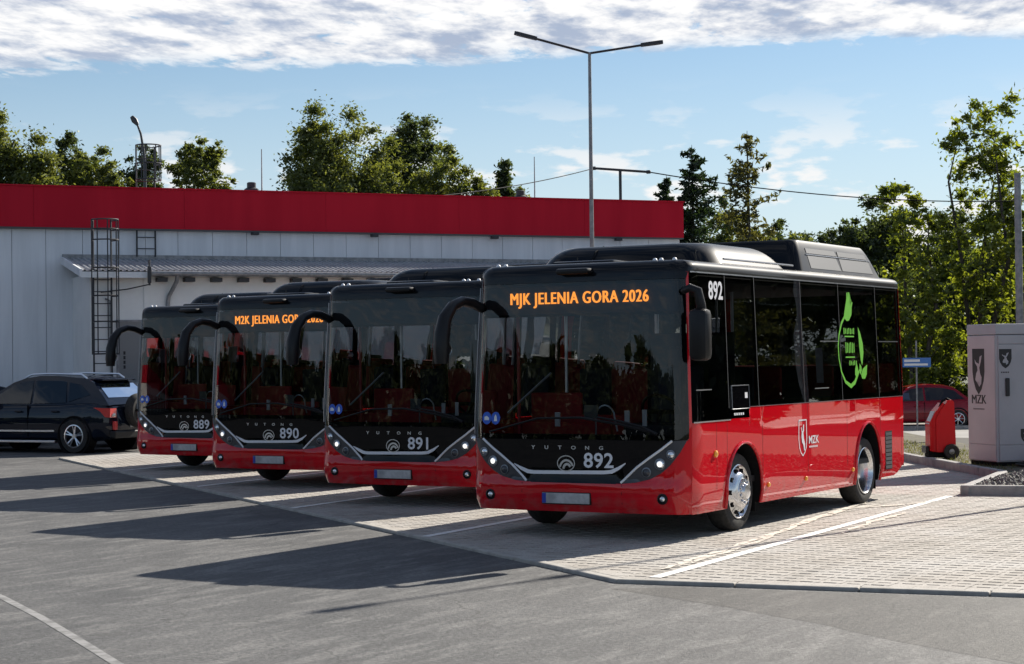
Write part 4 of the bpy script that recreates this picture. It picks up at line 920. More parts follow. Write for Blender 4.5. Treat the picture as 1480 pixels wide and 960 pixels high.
t = thing('utility_pole', 'slim grey pole at the verge right of the leafy tree', 'pole', (-1.68, 23.2, -.5))
obj('pole_shaft', MB().tube([(0, 0, 0), (0, 0, 6.2)], [.09, .07], 10).me('pole_shaft', 'galv', True), t)

# ------------------------------------------------------------------ charging cabinet
cl = math.atan2(.68, -.73)                                   # direction of the narrow face
cab = thing('charging_cabinet', 'pale grey charging cabinet with black shield emblem on the kerbed bed', 'cabinet', (1.02, 11.83, .095), math.atan2(.73, .68))
# local: x along the wide face (to the right), y along the narrow face (to the left)
CW, CD, CH = 1.7, .84, 2.2
obj('plinth', MB().box(.02, CW - .02, .02, CD - .02, 0, .06).me('plinth', 'black_matt'), cab)
body = obj('body', MB().box(0, CW, .012, CD, .06, 2.03, .012).me('body', 'cabinet_shade_grey'), cab)
obj('top_cover', MB().box(-.008, CW + .008, .0, CD + .008, 2.036, CH, .012).me('top_cover', 'cabinet_shade_grey'), cab)
obj('side_cover', MB().box(-.012, 0.001, .03, CD - .012, .33, 2.02, .004).me('side_cover', 'cabinet_lit_grey'), cab)
obj('lower_cover', MB().box(-.012, 0.001, .03, CD - .012, .075, .322, .004).me('lower_cover', 'cabinet_lit_grey'), cab)
obj('door', MB().box(.04, CW - .04, -.004, .013, .33, 1.88, .004).me('door', 'cabinet_shade_grey'), cab)
obj('lower_panel', MB().box(.04, CW - .04, -.004, .013, .085, .322, .004).me('lower_panel', 'cabinet_shade_grey'), cab)
obj('upper_panel', MB().box(.04, CW - .04, -.004, .013, 1.89, 2.02, .004).me('upper_panel', 'cabinet_shade_grey'), cab)
obj('door_handle', MB().box(.15, .22, -.03, -.004, 1.08, 1.36, .01).me('door_handle', 'print_black'), cab)
def shield(c, w_, h_): return [(c[0] + a * w_, c[1] + b * h_) for a, b in ((-.5, .5), (.5, .5), (.5, .0), (.42, -.2), (.25, -.38), (0, -.5), (-.25, -.38), (-.42, -.2), (-.5, 0))]
FIG = [(-.30, .30), (-.18, .22), (.05, .18), (.12, .36), (.30, .40), (.20, .22), (.08, .08), (.16, -.08), (.26, -.16), (.22, -.32), (.06, -.40), (.02, -.26), (-.14, -.28), (-.26, -.22), (-.18, -.06), (-.06, .02), (-.10, .12), (-.26, .20)]
def cab_side(poly, m, name, z=0, x=-.0135):
    V2, F2 = poly_fill(poly); obj(name, raw(name, [(x, u, v) for u, v in V2], [f[::-1] for f in F2], m), cab)
def cab_front(poly, m, name, y=-.0055):
    V2, F2 = poly_fill(poly); obj(name, raw(name, [(u, y, v) for u, v in V2], F2, m), cab)
cab_side(shield((.50, 1.46), .36, .80 * .9), 'print_black', 'shield_emblem')
cab_side([(.50 - a * .36, 1.47 + b * .62) for a, b in FIG], 'cabinet_lit_grey', 'emblem_figure', x=-.0150)
V2, F2 = text_geo('MZK', .20, .0, 1, 1.05); obj('lettering', raw('lettering', [(-.0132 - .0004 * q, .50 - u + .007 * (q - 1), v + 1.02) for q in range(3) for u, v in V2], [tuple(i + q * len(V2) for i in f) for q in range(3) for f in F2], 'print_black'), cab)
for k in range(12): cab_side([(.34 + .028 * k, .865), (.358 + .028 * k, .865), (.358 + .028 * k, .885), (.34 + .028 * k, .885)], 'print_black', 'small_print')
cab_front(shield((.16, 1.66), .22, .30), 'print_black', 'shield_emblem'); cab_front([(.16 + a * .2, 1.66 + b * .24) for a, b in FIG], 'cabinet_shade_grey', 'emblem_figure', -.0068)
cab_front(shield((.50, .46), .18, .22), 'print_black', 'shield_emblem'); cab_front([(.50 + a * .16, .46 + b * .18) for a, b in FIG], 'cabinet_shade_grey', 'emblem_figure', -.0068)
for k in range(5): cab_front([(.08 + .03 * k, 1.44), (.10 + .03 * k, 1.44), (.10 + .03 * k, 1.46), (.08 + .03 * k, 1.46)], 'print_black', 'small_print'); cab_front([(.64 + .03 * k, .45), (.66 + .03 * k, .45), (.66 + .03 * k, .475), (.64 + .03 * k, .475)], 'print_black', 'small_print')
V2, F2 = text_geo('10', .14, .006); obj('lettering', raw('lettering', [(u + .66, -.0025, v + 2.11) for u, v in V2], F2, 'print_black'), cab)
thing('charging_cable', 'black charging cable trailing from the pale cabinet to the ground', 'cable', (0, 0, 0), 0, None, MB().tube([(1.62, 12.42, .62), (1.62, 12.30, .45), (1.52, 12.12, .28), (1.42, 11.98, .17), (1.30, 11.85, .125), (1.5, 11.6, .125)], .022, 8).me('charging_cable', 'black_plastic', True))

# ------------------------------------------------------------------ red service cart
cart = thing('service_cart', 'red upright service cart with black wheels on the grassy verge', 'cart', (-.45, 13.62, .095), R_(30))
# local x to the right in the picture, y away
obj('cart_shell', MB().prism([(-.10, .12), (.215, .12), (.22, .30), (.20, .95), (.16, .985), (.09, .965), (-.03, .80), (-.10, .66)], -.20, .22, 'y').me('cart_shell', 'bin_red'), cart)
obj('cart_front', MB().prism([(-.20, .14), (-.10, .12), (-.10, .66), (-.03, .80), (.05, .92), (.02, .93), (-.11, .78), (-.20, .60)], -.17, .19, 'y').me('cart_front', 'bin_red'), cart)
obj('front_bumper', MB().box(-.27, -.22, -.16, .18, .10, .22, .015).me('front_bumper', 'black_plastic'), cart)
obj('base', MB().box(-.22, .2, -.16, .18, .03, .13, .02).me('base', 'black_matt'), cart)
obj('control_panel', MB().prism([(-.205, .585), (-.19, .58), (-.10, .765), (-.115, .79)], -.13, .15, 'y').me('control_panel', 'alu'), cart)
obj('top_handle', MB().tube([(-.02, -.1, .86), (.02, -.12, .96), (.10, -.12, 1.0), (.16, -.1, .97)], .022, 8).me('top_handle', 'black_matt', True), cart)
for s in (-.235, .235):
    wh = obj('wheel', MB().lathe([(.05, -.03), (.115, -.035), (.128, -.02), (.128, .02), (.115, .035), (.05, .03)], 24, (.14, s, .128), 'y').me('wheel', 'tyre', True), cart)
    obj('wheel_hub', MB().lathe([(.001, -.036), (.045, -.03), (.05, 0), (.045, .03), (.001, .036)], 16, (.14, s, .128), 'y').me('wheel_hub', 'alu_dark', True), wh)
obj('front_caster', MB().lathe([(.02, -.03), (.07, -.025), (.07, .025), (.02, .03)], 16, (-.15, 0, .07), 'y').me('front_caster', 'tyre', True), cart)

# ------------------------------------------------------------------ street sign
t = thing('road_sign', 'small blue and white street sign on a post by the road', 'sign', (-10.0, 41.6, -.63))
obj('sign_post', MB().tube([(0, 0, 0), (0, 0, 2.9)], .03, 8).me('sign_post', 'galv'), t)
sg_ = obj('sign_plate', MB().box(-.45, .45, -.05, -.03, 2.05, 2.35, .005).me('sign_plate', 'sign_blue'), t, (0, 0, 0), (0, 0, .5))
obj('sign_marks', MB().box(-.4, .1, -.056, -.052, 2.22, 2.3).box(-.4, .35, -.056, -.052, 2.1, 2.17).me('sign_marks', 'sign_white'), t, (0, 0, 0), (0, 0, .5))

# ------------------------------------------------------------------ cars
def car(label, loc, rz, paint, suv, L=4.6, spare=False):
    """local: +x forward, z up; origin on the ground under the middle"""
    t = thing('parked_car', label, 'car', loc, rz, 'cars parked around the depot')
    H, BELT, CL, hw = (1.63, 1.03, .25, .93) if suv else (1.45, .90, .20, .88)
    xf, xr = L / 2, -L / 2
    st = [(xr, .56, .66, CL + .24), (xr + .05, .74, BELT - .12, CL + .12), (xr + .18, hw - .07, BELT + .01, CL + .06), (xr + .5, hw - .012, BELT + .035, CL), (-1.3, hw, BELT + .02, CL), (-.9, hw, BELT, CL), (0., hw, BELT - .01, CL), (.9, hw - .01, BELT - .03, CL), (1.25, hw - .02, BELT - .05, CL), (xf - .55, hw - .05, BELT - .12, CL + .02), (xf - .2, hw - .12, BELT - .22, CL + .05), (xf - .05, .66, BELT - .32, CL + .1), (xf, .5, BELT - .42, CL + .18)]
    V, F = [], []
    for x, w_, zt, zb in st:
        hgt = zt - zb
        half = [(0, zb), (w_ * .86, zb), (w_ * .97, zb + .1 * hgt), (w_, zb + .38 * hgt), (w_ * .985, zb + .62 * hgt), (w_ * .965, zb + .85 * hgt), (w_ * .93, zb + .965 * hgt), (w_ * .85, zt), (0, zt + .015)]
        V += [(x, y, z) for y, z in half] + [(x, -y, z) for y, z in half[-2:0:-1]]
    n = 16; F = [(j * n + i, j * n + (i + 1) % n, (j + 1) * n + (i + 1) % n, (j + 1) * n + i) for j in range(len(st) - 1) for i in range(n)] + [tuple(range(n)), tuple(range(len(V) - n, len(V)))]
    body = obj('body', MB().add(V, F).me('body', paint, True), t)
    # greenhouse
    if suv: gp = [(xr + .10, BELT - .03), (xr + .26, BELT + .14), (xr + .60, H - .15), (xr + .82, H - .07), (-.75, H - .005), (-.25, H), (.12, H - .05), (.42, H - .14), (1.38, BELT - .06)]
    else: gp = [(xr + .30, BELT - .02), (xr + .42, BELT + .04), (xr + .95, H - .10), (xr + 1.25, H - .03), (-.35, H), (.05, H - .02), (.30, H - .08), (1.15, BELT - .05)]
    def gy(z): return hw * (.90 - .22 * max(0, (z - BELT)) / (H - BELT))
    def gsec(x, z): return [(x, gy(z), z), (x, gy(z) * .8, z + .012), (x, 0, z + .02), (x, -gy(z) * .8, z + .012), (x, -gy(z), z)]
    V = []; F = []
    for x, z in gp: V += gsec(x, z)
    F = [(5 * j + i, 5 * j + i + 1, 5 * j + i + 6, 5 * j + i + 5) for j in range(len(gp) - 1) for i in range(4)]
    F += [tuple(5 * j for j in range(len(gp))), tuple(5 * j + 4 for j in range(len(gp)))[::-1]]
    obj('cabin', MB().add(V, F).me('cabin', paint, True), t)
    # glazing
    def sidepoly(pl, nm='side_window', m='car_black'):
        for s in (1, -1):
            V2, F2 = poly_fill(pl); obj(nm, raw(nm, [(x, s * (gy(z) + .006), z) for x, z in V2], [f if s < 0 else f[::-1] for f in F2], m), t)
    if suv:
        sidepoly([(1.10, BELT + .01), (.38, H - .20), (.12, H - .12), (-.12, H - .10), (-.14, BELT + .01)], m='car_glass'); sidepoly([(-.20, BELT + .01), (-.18, H - .10), (-.85, H - .11), (-1.0, H - .13), (-1.08, BELT + .03)], m='car_glass')
        sidepoly([(-1.14, BELT + .05), (-1.07, H - .14), (xr + .90, H - .20), (xr + .62, BELT + .19)], m='car_glass')
    else:
        sidepoly([(.98, BELT), (.28, H - .13), (-.12, H - .09), (-.14, BELT + .02)], m='car_glass'); sidepoly([(-.20, BELT + .02), (-.18, H - .09), (-.75, H - .11), (xr + .95, H - .2), (xr + .62, BELT + .06)], m='car_glass')
    def crossglass(a, b, ins, nm):
        (x0, z0), (x1, z1) = a, b; d = Vector((z1 - z0, -(x1 - x0))).normalized() * (.02 if x0 > 0 else -.02)
        V = [(x0 + d.x, -gy(z0) * ins, z0 + abs(d.y)), (x0 + d.x, gy(z0) * ins, z0 + abs(d.y)), (x1 + d.x, gy(z1) * ins, z1 + abs(d.y)), (x1 + d.x, -gy(z1) * ins, z1 + abs(d.y))]
        obj(nm, raw(nm, V, [(0, 1, 2, 3)], 'car_black' if nm == 'rear_window' and False else 'car_glass'), t)
    crossglass((1.30, BELT + .0) if suv else (1.12, BELT + .01), (.45, H - .16) if suv else (.33, H - .09), .88, 'windscreen')
    if suv: crossglass((xr + .24, BELT + .12), (xr + .56, H - .19), .86, 'rear_window')
    else: crossglass((xr + .46, BELT + .06), (xr + .92, H - .13), .84, 'rear_window')
    wb2 = L * .295; wr = .36 if suv else .31
    for x in (-wb2, wb2):
        for s in (1, -1):
            obj('wheel_arch', MB().lathe([(.001, hw - .25), (wr + .07, hw - .25), (wr + .07, hw + .004), (wr + .05, hw + .012), (wr + .02, hw - .02)], 28, (x, 0, wr + .0), 'y').me('wheel_arch', 'black_matt', True) if s > 0 else MB().lathe([(.001, -hw + .25), (wr + .07, -hw + .25), (wr + .07, -hw - .004), (wr + .05, -hw - .012), (wr + .02, -hw + .02)], 28, (x, 0, wr), 'y').me('wheel_arch', 'black_matt', True), t)
            y1 = s * (hw + .008); y0 = s * (hw - .2); e = s * .012
            wo = obj('wheel', MB().lathe([(wr * .62, y0), (wr * .97, y0), (wr, y0 + 3 * e), (wr, y1 - 3 * e), (wr * .96, y1), (wr * .68, y1), (wr * .64, y1 - 3 * e)], 32, (x, 0, wr), 'y').me('wheel', 'tyre', True), t)
            obj('rim_barrel', MB().lathe([(wr * .66, y1 - 2 * e), (wr * .64, y1 - 6 * e), (.001, y1 - 7 * e)], 28, (x, 0, wr), 'y').me('rim_barrel', 'black_matt', True), wo)
            sp = MB().lathe([(wr * .68, y1), (wr * .62, y1 + .3 * e), (wr * .60, y1 - 3 * e)], 32, (x, 0, wr), 'y').lathe([(wr * .16, y1 - 4 * e), (wr * .15, y1 - e), (.001, y1 - e)], 16, (x, 0, wr), 'y')
            for k in range(5 if suv else 7):
                nk = 5 if suv else 7; a = 2 * math.pi * k / nk + .35
                for da in ((-.1, .1) if suv else (0,)):
                    ca, sa = math.cos(a + da * 1.6), math.sin(a + da * 1.6); c0, s0 = math.cos(a), math.sin(a)
                    sp.tube([(x + wr * .1 * c0, y1 - 2.5 * e, wr + wr * .1 * s0), (x + wr * .62 * ca, y1 - 1.5 * e, wr + wr * .62 * sa)], [wr * .055, wr * .045], 5)
            obj('rim', sp.me('rim', 'alu', True), wo)
    for s in (1, -1):
        tl = obj('tail_lamp', MB().prism([(xr + .02, BELT - .09), (xr + .46, BELT - .07), (xr + .28, BELT - .15), (xr + .16, BELT - .27), (xr + .03, BELT - .28)], s * (hw - .24), s * (hw - .028), 'y').me('tail_lamp', 'tail_red'), t)
        obj('reverse_lens', MB().box(xr + .012, xr + .09, s * (hw - .21), s * (hw - .1), BELT - .265, BELT - .20, .01).me('reverse_lens', 'lamp_clear'), tl)
        obj('headlamp', MB().box(xf - .42, xf - .12, s * (hw - .32), s * (hw - .11), BELT - .34, BELT - .22, .03).me('headlamp', 'lamp_clear'), t)
        obj('door_mirror', MB().box(.82, 1.0, s * (hw + .02), s * (hw + .2), BELT + .0, BELT + .14, .04).me('door_mirror', 'alu_dark' if suv else paint, True), t)
        for x in (-.95, .02): obj('door_handle', MB().box(x, x + .18, s * (hw - .012), s * (hw + .018), BELT - .17, BELT - .135, .008).me('door_handle', paint), t)
        for x in (-.14,): obj('door_seam', MB().box(x, x + .008, s * (hw - .05), s * (hw + .002), CL + .1, BELT - .02).me('door_seam', 'black_matt'), t)
        if suv:
            obj('roof_rail', MB().tube([(-1.5, s * .64, H - .07), (-1.35, s * .64, H + .02), (-.5, s * .64, H + .045), (-.05, s * .64, H + .03), (.15, s * .64, H - .05)], .022, 6).me('roof_rail', 'alu', True), t)
            obj('door_strip', MB().box(-.85, .95, s * (hw - .01), s * (hw + .016), CL + .20, CL + .235).me('door_strip', 'alu'), t)
            obj('running_board', MB().box(-.9, .95, s * (hw - .1), s * (hw + .06), CL - .03, CL + .02, .01).me('running_board', 'alu'), t)
            obj('rear_reflector', MB().box(xr + .005, xr + .06, s * (hw - .26), s * (hw - .15), CL + .24, CL + .42, .01).me('rear_reflector', 'tail_red'), t)
    obj('rear_plate', MB().box(xr - .025, xr + .02, -.26, .26, CL + .28, CL + .39).me('rear_plate', 'plate'), t)
    obj('rear_bumper', MB().box(xr - .03, xr + .12, -hw + .12, hw - .12, CL + .06, CL + .22, .03).me('rear_bumper', 'black_plastic'), t)
    if suv:
        obj('spoiler', MB().box(xr + .46, xr + .84, -.58, .58, H - .115, H - .075, .015).me('spoiler', paint), t)
    if spare:
        so = obj('spare_wheel', MB().lathe([(.001, -.2), (.20, -.2), (.30, -.185), (.35, -.12), (.36, -.06), (.34, .0), (.001, .0)], 32, (xr - .0, .10, .88), 'x').me('spare_wheel', 'tyre', True), t)
        obj('spare_cover', MB().lathe([(.001, -.212), (.2, -.21), (.24, -.195)], 28, (xr, .10, .88), 'x').me('spare_cover', 'black_gloss', True), so)
    return t
car('dark navy SUV with roof rails and a spare wheel on its tailgate', (-20.05, 13.13, -.03), math.atan2(-.094, -.995), 'car_navy', True, 4.6, True)
car('black car mostly hidden behind the dark SUV at the depot wall', (-24.0, 13.7, -.03), math.atan2(-.81, -.59), 'car_black', False)
car('white car parked between the dark SUV and the annex door', (-19.3, 16.65, -.03), math.atan2(.81, .59), 'car_white', False)
car('dark red hatchback standing on the street beyond the service cart', (-10.75, 43.65, -.62), math.atan2(-.505, -.863), 'car_red', False, 4.2)

# ------------------------------------------------------------------ trees
def leaf_quads(C, Rn, size, rng, flat=.0, elong=1.7):
    """one folded leaf per centre; random orientation"""
    n = len(C); a = rng.normal(size=(n, 3)); a[:, 2] *= .8; a /= np.linalg.norm(a, axis=1)[:, None]
    b = rng.normal(size=(n, 3)); b -= (b * a).sum(1)[:, None] * a; b /= np.linalg.norm(b, axis=1)[:, None]
    s = (size * rng.uniform(.5, 1.5, n))[:, None]
    return np.stack([C - a * s * elong * .5, C + b * s * .38 + a * s * .05, C + a * s * elong * .5, C - b * s * .38 + a * s * .05], 1)
def broadleaf(label, x, y, z, hgt, hw, seed, leaf='leaf', leaves=16000, size=.16, base=.3, clumps=110, shape='round', group=None, lift=0., name='broadleaf_tree', trunks=1, sparse=1., lobes=None, fill=.24):
    rng = np.random.default_rng(seed); t = thing(name, label, 'bush' if name == 'bush' else 'tree', (x, y, z), 0, group)
    zc0 = hgt * base; ch = (hgt - zc0) / 2
    # clump centres spread through the crown, densest towards the shell
    L = lobes or [(0, 0, zc0 + ch, hw, ch)]
    cs = []
    per = np.array([l[3] * l[3] * l[4] for l in L]) ** .7; per = per / per.sum()
    for (lx, ly, lz, lw, lh), f in zip(L, per):
        k = max(6, int(clumps * f)); d = rng.normal(size=(k, 3)); d /= np.linalg.norm(d, axis=1)[:, None]
        r = rng.uniform(.35, 1., k) ** .6
        if shape == 'cone': w_ = lw * np.clip(1.05 - .8 * (d[:, 2] * r * .5 + .5), .12, 1)
        else: w_ = lw * np.clip(1.1 - .25 * np.maximum(0, d[:, 2] * r), .3, 1.1)
        jit = 1 + rng.normal(0, .12, k)
        cs.append(np.stack([lx + d[:, 0] * r * w_ * jit, ly + d[:, 1] * r * w_ * jit, lz + d[:, 2] * r * lh * .97], 1))
    cs = np.concatenate(cs); rad = (.35 + .5 * hw) * rng.uniform(.10, .27, len(cs)) * sparse
    up = (rng.random(len(cs)) < .25)[:, None]
    # limbs
    mb = MB(); tr_top = zc0 + ch * 1.1
    for k in range(trunks):
        a = 6.28 * k / max(1, trunks) + seed; o_ = Vector((math.cos(a), math.sin(a), 0)) * (.10 * hw if trunks > 1 else 0)
        pts = [o_ * .8 + Vector((0, 0, -.1)), o_ * 1.6 + Vector((.02 * hw, 0, hgt * .2)), o_ * 3.2 + Vector((rng.normal(0, .14) * hw, rng.normal(0, .14) * hw, hgt * .45)), o_ * 4.0 + Vector((rng.normal(0, .18) * hw, rng.normal(0, .18) * hw, hgt * .68)), o_ * 3.4 + Vector((0, 0, hgt * .80))]
        r0 = .022 * hgt / (trunks ** .95); mb.tube(pts, [r0 * 1.2, r0 * .95, r0 * .7, r0 * .4, r0 * .12], 7, False)
        idx = rng.choice(len(cs), min(len(cs), 26 if trunks == 1 else 16), replace=False)
        for i in idx:
            c = Vector(cs[i]); zs = min(max(c.z - rng.uniform(.25, .6) * hw * 1.2, hgt * .12), hgt * .78); f = zs / hgt
            q = [(0, .0), (.2, .2), (.45, .45), (.72, .72), (.9, .9)]; p0 = Vector([np.interp(f, [0, .2, .45, .68, .8], [p[j] for p in pts]) for j in range(3)])
            md = p0.lerp(c, .55) + Vector((0, 0, .06 * hw)); rr0 = max(.008, .30 * r0 * (1 - f)); mb.tube([p0, md, c], [rr0, rr0 * .6, rr0 * .15], 5, False)
    obj('trunk', mb.me('trunk', 'bark', True), t)
    w_ = rad ** 2; cnt = rng.multinomial(int(leaves * 2.5 if size < .3 else leaves), w_ / w_.sum())
    ci = np.repeat(np.arange(len(cs)), cnt); d = rng.normal(size=(len(ci), 3)); d /= np.linalg.norm(d, axis=1)[:, None]; rr_ = np.abs(rng.normal(0, .62, len(ci))) * rad[ci] * 1.25
    Cc = cs[ci] + d * rr_[:, None] * np.array([1.1, 1.1, .8]); 
    fl = rng.random(len(Cc)) < fill; nf = int(fl.sum()); pi, pj, pu = rng.integers(0, len(cs), nf), rng.integers(0, len(cs), nf), rng.random((nf, 1))
    Cc[fl] = cs[pi] * pu + cs[pj] * (1 - pu) + rng.normal(0, .06 * hw, (nf, 3))
    strag = rng.random(len(Cc)) < .09; Cc[strag] += rng.normal(0, .07 * hw, (strag.sum(), 3))
    Cc[:, 2] = np.clip(Cc[:, 2], .05, hgt * 1.03)
    obj('crown', fast_quads('crown', leaf_quads(Cc, None, size * (.74 if size < .3 else 1), rng), leaf), t)
    return t
def conifer(label, x, y, z, hgt, hw, seed, leaf='needle', dens=1., droop=.25, gap=1., group=None, z0=.12):
    rng = np.random.default_rng(seed); t = thing('conifer', label, 'tree', (x, y, z), 0, group); mb = MB(); mb.tube([(0, 0, -.1), (.02, 0, hgt * .5), (0, 0, hgt)], [.016 * hgt, .010 * hgt, .01], 8, False); Q = []
    zz = hgt * z0
    while zz < hgt * .985:
        f = (zz - hgt * z0) / (hgt * (1 - z0)); n = rng.integers(1, 3)
        for k in range(n):
            L = hw * (1 - f) ** .62 * rng.uniform(.35, 1.25) + .08; a = rng.uniform(0, 6.28); m_ = 7
            u = np.linspace(0, 1, m_); px_ = np.cos(a) * L * u; py_ = np.sin(a) * L * u; pz = zz + L * (.25 * u - (droop + .35 * (1 - f)) * u ** 2 + .18 * u ** 4)
            pts = np.stack([px_, py_, pz], 1); mb.tube([tuple(p) for p in pts], [max(.006, .012 * L) * (1 - .85 * q) for q in u], 4, False)
            nl = int(120 * L * dens) + 6; uu = rng.random(nl) ** .8; c = np.stack([np.interp(uu, u, pts[:, j]) for j in range(3)], 1)
            sp = .20 * L * (1.05 - uu) + .04; side_ = rng.normal(0, 1, nl) * sp; c[:, 0] += -np.sin(a) * side_; c[:, 1] += np.cos(a) * side_; c[:, 2] -= np.abs(rng.normal(0, .16, nl)) * (.35 + L * .45) - .02
            Q.append(c)
        zz += hgt * rng.uniform(.005, .0135) * gap
    C_ = np.concatenate(Q); obj('trunk', mb.me('trunk', 'bark', True), t); obj('crown', fast_quads('crown', leaf_quads(C_, None, .11, rng, elong=2.3), leaf), t); return t
G1 = 'trees behind the depot hall'
broadleaf('tall dense tree rising above the depot roof end furthest from the street', -53.5, 45.3, -.03, 15.2, 2.6, 11, leaves=24000, size=.14, clumps=150, group=G1, base=.45, shape='cone', lobes=[(-.8, -.5, 10.0, 2.4, 4.0), (1.0, .6, 9.2, 1.7, 3.6)])
broadleaf('narrow ragged tree touching the tall dense tree above the depot', -55.0, 50.1, -.03, 13.3, 1.35, 12, leaves=9000, size=.14, clumps=70, group=G1, base=.5, leaf='leaf_dark')
broadleaf('low rounded tree behind the depot beside the flared ladder cage', -52.3, 49.2, -.03, 12.6, 1.5, 13, leaves=9000, size=.14, clumps=70, group=G1, base=.55)
broadleaf('small tree showing through the flared ladder cage', -52.9, 53.5, -.03, 12.9, 1.35, 14, leaves=7000, size=.14, clumps=60, group=G1, base=.55, leaf='leaf_dark')
broadleaf('airy tree with open twigs standing alone above the fascia', -46.1, 49.4, -.03, 12.6, 1.4, 15, leaves=6500, size=.14, clumps=90, group=G1, base=.6, sparse=.7)
broadleaf('largest bushy tree behind the middle of the depot hall', -41.4, 53.2, -.03, 14.2, 2.9, 16, leaves=31000, size=.14, clumps=190, group=G1, base=.35, lobes=[(-1.1, -.7, 9.6, 1.9, 3.2), (-.3, -.2, 11.0, 1.2, 2.9), (1.0, .6, 10.2, 1.6, 3.5), (0, 0, 9, 2.6, 2.4), (2.3, 1.4, 9.4, 1.3, 2.9)])
broadleaf('bushy tree half hidden by the largest tree behind the hall', -41.6, 60.0, -.03, 14.2, 2.2, 17, leaves=17000, size=.14, clumps=120, group=G1, base=.45, leaf='leaf_dark')
broadleaf('sloping crowned tree beside the largest tree behind the hall', -37.8, 57.7, -.03, 12.5, 1.75, 18, leaves=12000, size=.14, clumps=100, group=G1, base=.5, lobes=[(-.3, -.2, 9.2, 1.5, 3.0), (1.0, .6, 8.6, 1.3, 2.0)])
broadleaf('small pointed tree at the end of the tree row behind the hall', -36.6, 60.8, -.03, 11.7, 1.15, 19, leaves=6500, size=.14, clumps=60, group=G1, base=.5, shape='cone', leaf='leaf_dark')
broadleaf('tiny tree top just showing beside the second roof vent', -38.3, 65.5, -.03, 11.0, 1.0, 20, leaves=3500, size=.14, clumps=40, group=G1, base=.6)
G2 = 'trees beyond the depot towards the street'
conifer('dark spruce with drooping branches beside the end of the hall', -25.4, 58.0, -.03, 11.2, 3.0, 31, dens=.62, group=G2)
conifer('short dark spruce partly hidden by the end of the fascia', -29.0, 62.9, -.03, 10.5, 2.0, 32, dens=.6, group=G2)
conifer('thin pale larch with sparse upturned twigs', -21.7, 55.5, -.03, 11.3, 2.4, 33, leaf='larch_leaf', dens=.3, droop=.0, gap=1.2, group=G2)
for i, (lb, x, y, hh_, hw, lf, lv) in enumerate((
    ('brownish green round tree between the spruce and the larch', -29.5, 70.7, 9.9, 1.9, 'leaf', 9000), ('rounded tree next to the larch against the low clouds', -32.8, 86.1, 10.6, 1.35, 'leaf_dark', 7000),
    ('low dark tree in the far treeline below the cables', -31.6, 88.9, 10.2, 1.9, 'leaf_dark', 9000), ('low rounded tree at the middle of the far treeline', -30.0, 89.8, 10.0, 1.9, 'leaf_dark', 9000),
    ('low tree of the far treeline meeting the dark wood', -28.3, 90.6, 10.3, 1.6, 'leaf_dark', 8000), ('broad low tree filling the gap behind the spruce', -26.5, 66.0, 7.8, 2.4, 'leaf_dark', 11000),
    ('broad low tree filling the gap behind the larch', -24.6, 66.0, 8.0, 2.4, 'leaf', 11000), ('broad low tree behind the cooling pod of the nearest bus', -22.5, 69.0, 8.4, 2.4, 'leaf_dark', 11000))):
    broadleaf(lb, x, y, -.03, hh_, hw, 40 + i, leaf=lf, leaves=lv, size=.17, clumps=70, group=G2, base=.2)
G3 = 'wood across the street'
for i, (lb, x, y, hh_, hw, lf, lv) in enumerate((
    ('tall dark tree at the corner of the wood across the street', -21.5, 71.9, 10.9, 2.0, 'leaf_dark', 16000), ('wide dark tree deep in the wood across the street', -21.0, 79.5, 10.4, 3.2, 'leaf_dark', 20000),
    ('dark tree behind the charging cabinet in the wood', -14.5, 69.0, 8.6, 2.4, 'leaf_dark', 16000), ('low dark tree behind the yellowish trees of the wood', -17.6, 74.6, 8.8, 3.0, 'leaf_dark', 20000),
    ('dark tree closing the wood beyond the slim pole', -10.5, 70.5, 8.4, 2.8, 'leaf_dark', 16000), ('low dark tree between bus and wood across the street', -18.6, 66.5, 6.4, 2.2, 'leaf_dark', 13000))):
    broadleaf(lb, x, y, -.63, hh_, hw, 60 + i, leaf=lf, leaves=lv, size=.17, clumps=110, group=G3, base=.08)
broadleaf('tall open yellowish tree with forked trunks across the street', -12.3, 56.4, -.63, 13.6, 2.4, 71, leaf='leaf_yellow', leaves=9600, size=.15, clumps=200, group=G3, base=.2, trunks=3, sparse=.75, fill=.08,
          lobes=[(.75, .45, 11.2, 1.2, 2.0), (-.3, -.2, 10.6, .85, 1.4), (1.5, .9, 8.6, 1.3, 2.2), (.3, .2, 9.0, 1.2, 1.5), (.4, .2, 6.4, 1.9, 2.2), (.6, .4, 3.8, 1.9, 1.6)])
broadleaf('yellow green tree leaning over the street beside the forked tree', -13.9, 53.6, -.63, 9.6, 1.8, 72, leaf='leaf_yellow', leaves=5600, size=.15, clumps=120, group=G3, base=.2, trunks=2, sparse=.72, fill=.08,
          lobes=[(-.6, -.35, 8.4, .9, 1.0), (.4, .2, 7.4, 1.3, 1.3), (.0, .0, 5.4, 1.5, 1.3), (-.5, -.3, 3.8, 1.1, .8), (.5, .2, 3.0, 1.3, 1.3)])
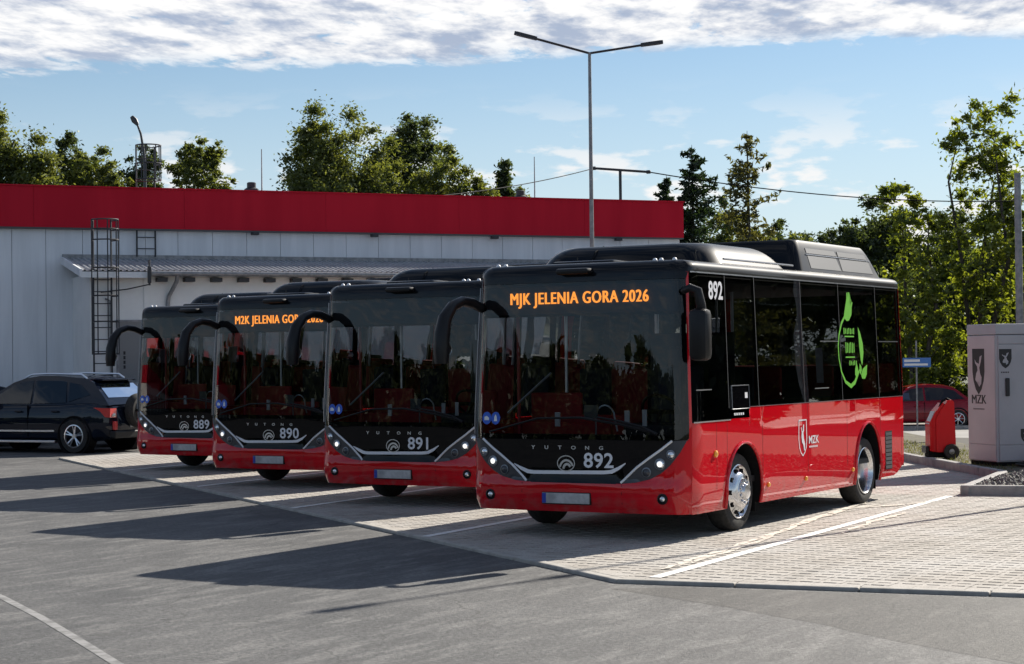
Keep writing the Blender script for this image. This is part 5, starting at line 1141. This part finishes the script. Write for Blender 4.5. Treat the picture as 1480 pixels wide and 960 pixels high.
for i, (lb, x, y, hh_, hw, lf, lv) in enumerate((('yellow green bush behind the red hatchback', -15.6, 60.2, 3.9, 1.9, 'leaf_yellow', 9000), ('dark bush behind the charging cabinet', -11.5, 63.5, 3.6, 2.2, 'leaf_dark', 9000), ('shady bush at the roadside beyond the red hatchback', -18.9, 58.2, 3.2, 1.8, 'leaf_dark', 8000), ('small light green shrub above the roof of the red hatchback', -13.2, 52.4, 2.2, .6, 'leaf_yellow', 1500))):
    broadleaf(lb, x, y, -.63, hh_, hw, 80 + i, leaf=lf, leaves=lv, size=.15, clumps=60, group=G3, base=.0, name='bush')
# unseen trees and a hall, added across the yard for the bus glass to mirror
G4 = 'unseen trees added for the windscreen reflections'
for i, lb in enumerate(('broad', 'tall', 'rounded', 'spreading', 'dense', 'leaning', 'uneven', 'low', 'full', 'old')):
    k = (i - 4.5) * 9.5; x, y = -36 + .88 * k, -66 - .476 * k
    broadleaf(lb + ' tree in the unseen row added across the yard', x, y, -.03, 10.5 + 1.2 * math.sin(i * 2.3), 6.6, 100 + i, leaves=14000, size=.75, clumps=90, leaf='leaf_dark', group=G4, base=.0)
G5 = 'unseen trees added for the side window reflections'  # out of view, added so the side windows mirror dark green
for lb, i, x, y, hh_, hw in (('broad', 0, 2, 56, 10, 5.4), ('tall', 1, 9, 51, 11, 5.4), ('very tall', 2, 16, 53, 12, 5.6), ('low', 3, 23, 47, 10, 5.6), ('large spreading', 4, 31, 50, 12, 6.0), ('rounded', 5, -4, 63, 11, 5.0), ('old leaning', 6, 39, 46, 12, 6.2), ('dense dark', 7, 48, 48, 12, 6.4)):
    broadleaf(lb + ' unseen tree added past the kerbed lamp bed', x, y, -.63, hh_, hw, 120 + i, leaves=14000, size=.6, clumps=80, group=G5, base=.0, leaf='leaf_dark')
hall = thing('reflected_hall', 'unseen pale hall with red fascia added across the yard', 'building', (-58, -34, -.03), R_(60))  # out of view, added for the windscreens to reflect
obj('hall_wall', MB().box(-14, 14, 0, 10, 0, 4.2).me('hall_wall', 'annex_white'), hall)
obj('hall_fascia', MB().box(-14.1, 14.1, -.1, 10.1, 4.2, 5.6).me('hall_fascia', 'fascia_red'), hall)
for k in range(7): obj('hall_door', MB().box(-12.6 + 3.8 * k, -9.8 + 3.8 * k, -.05, .0, 0, 3.4).me('hall_door', 'door_grey'), hall)
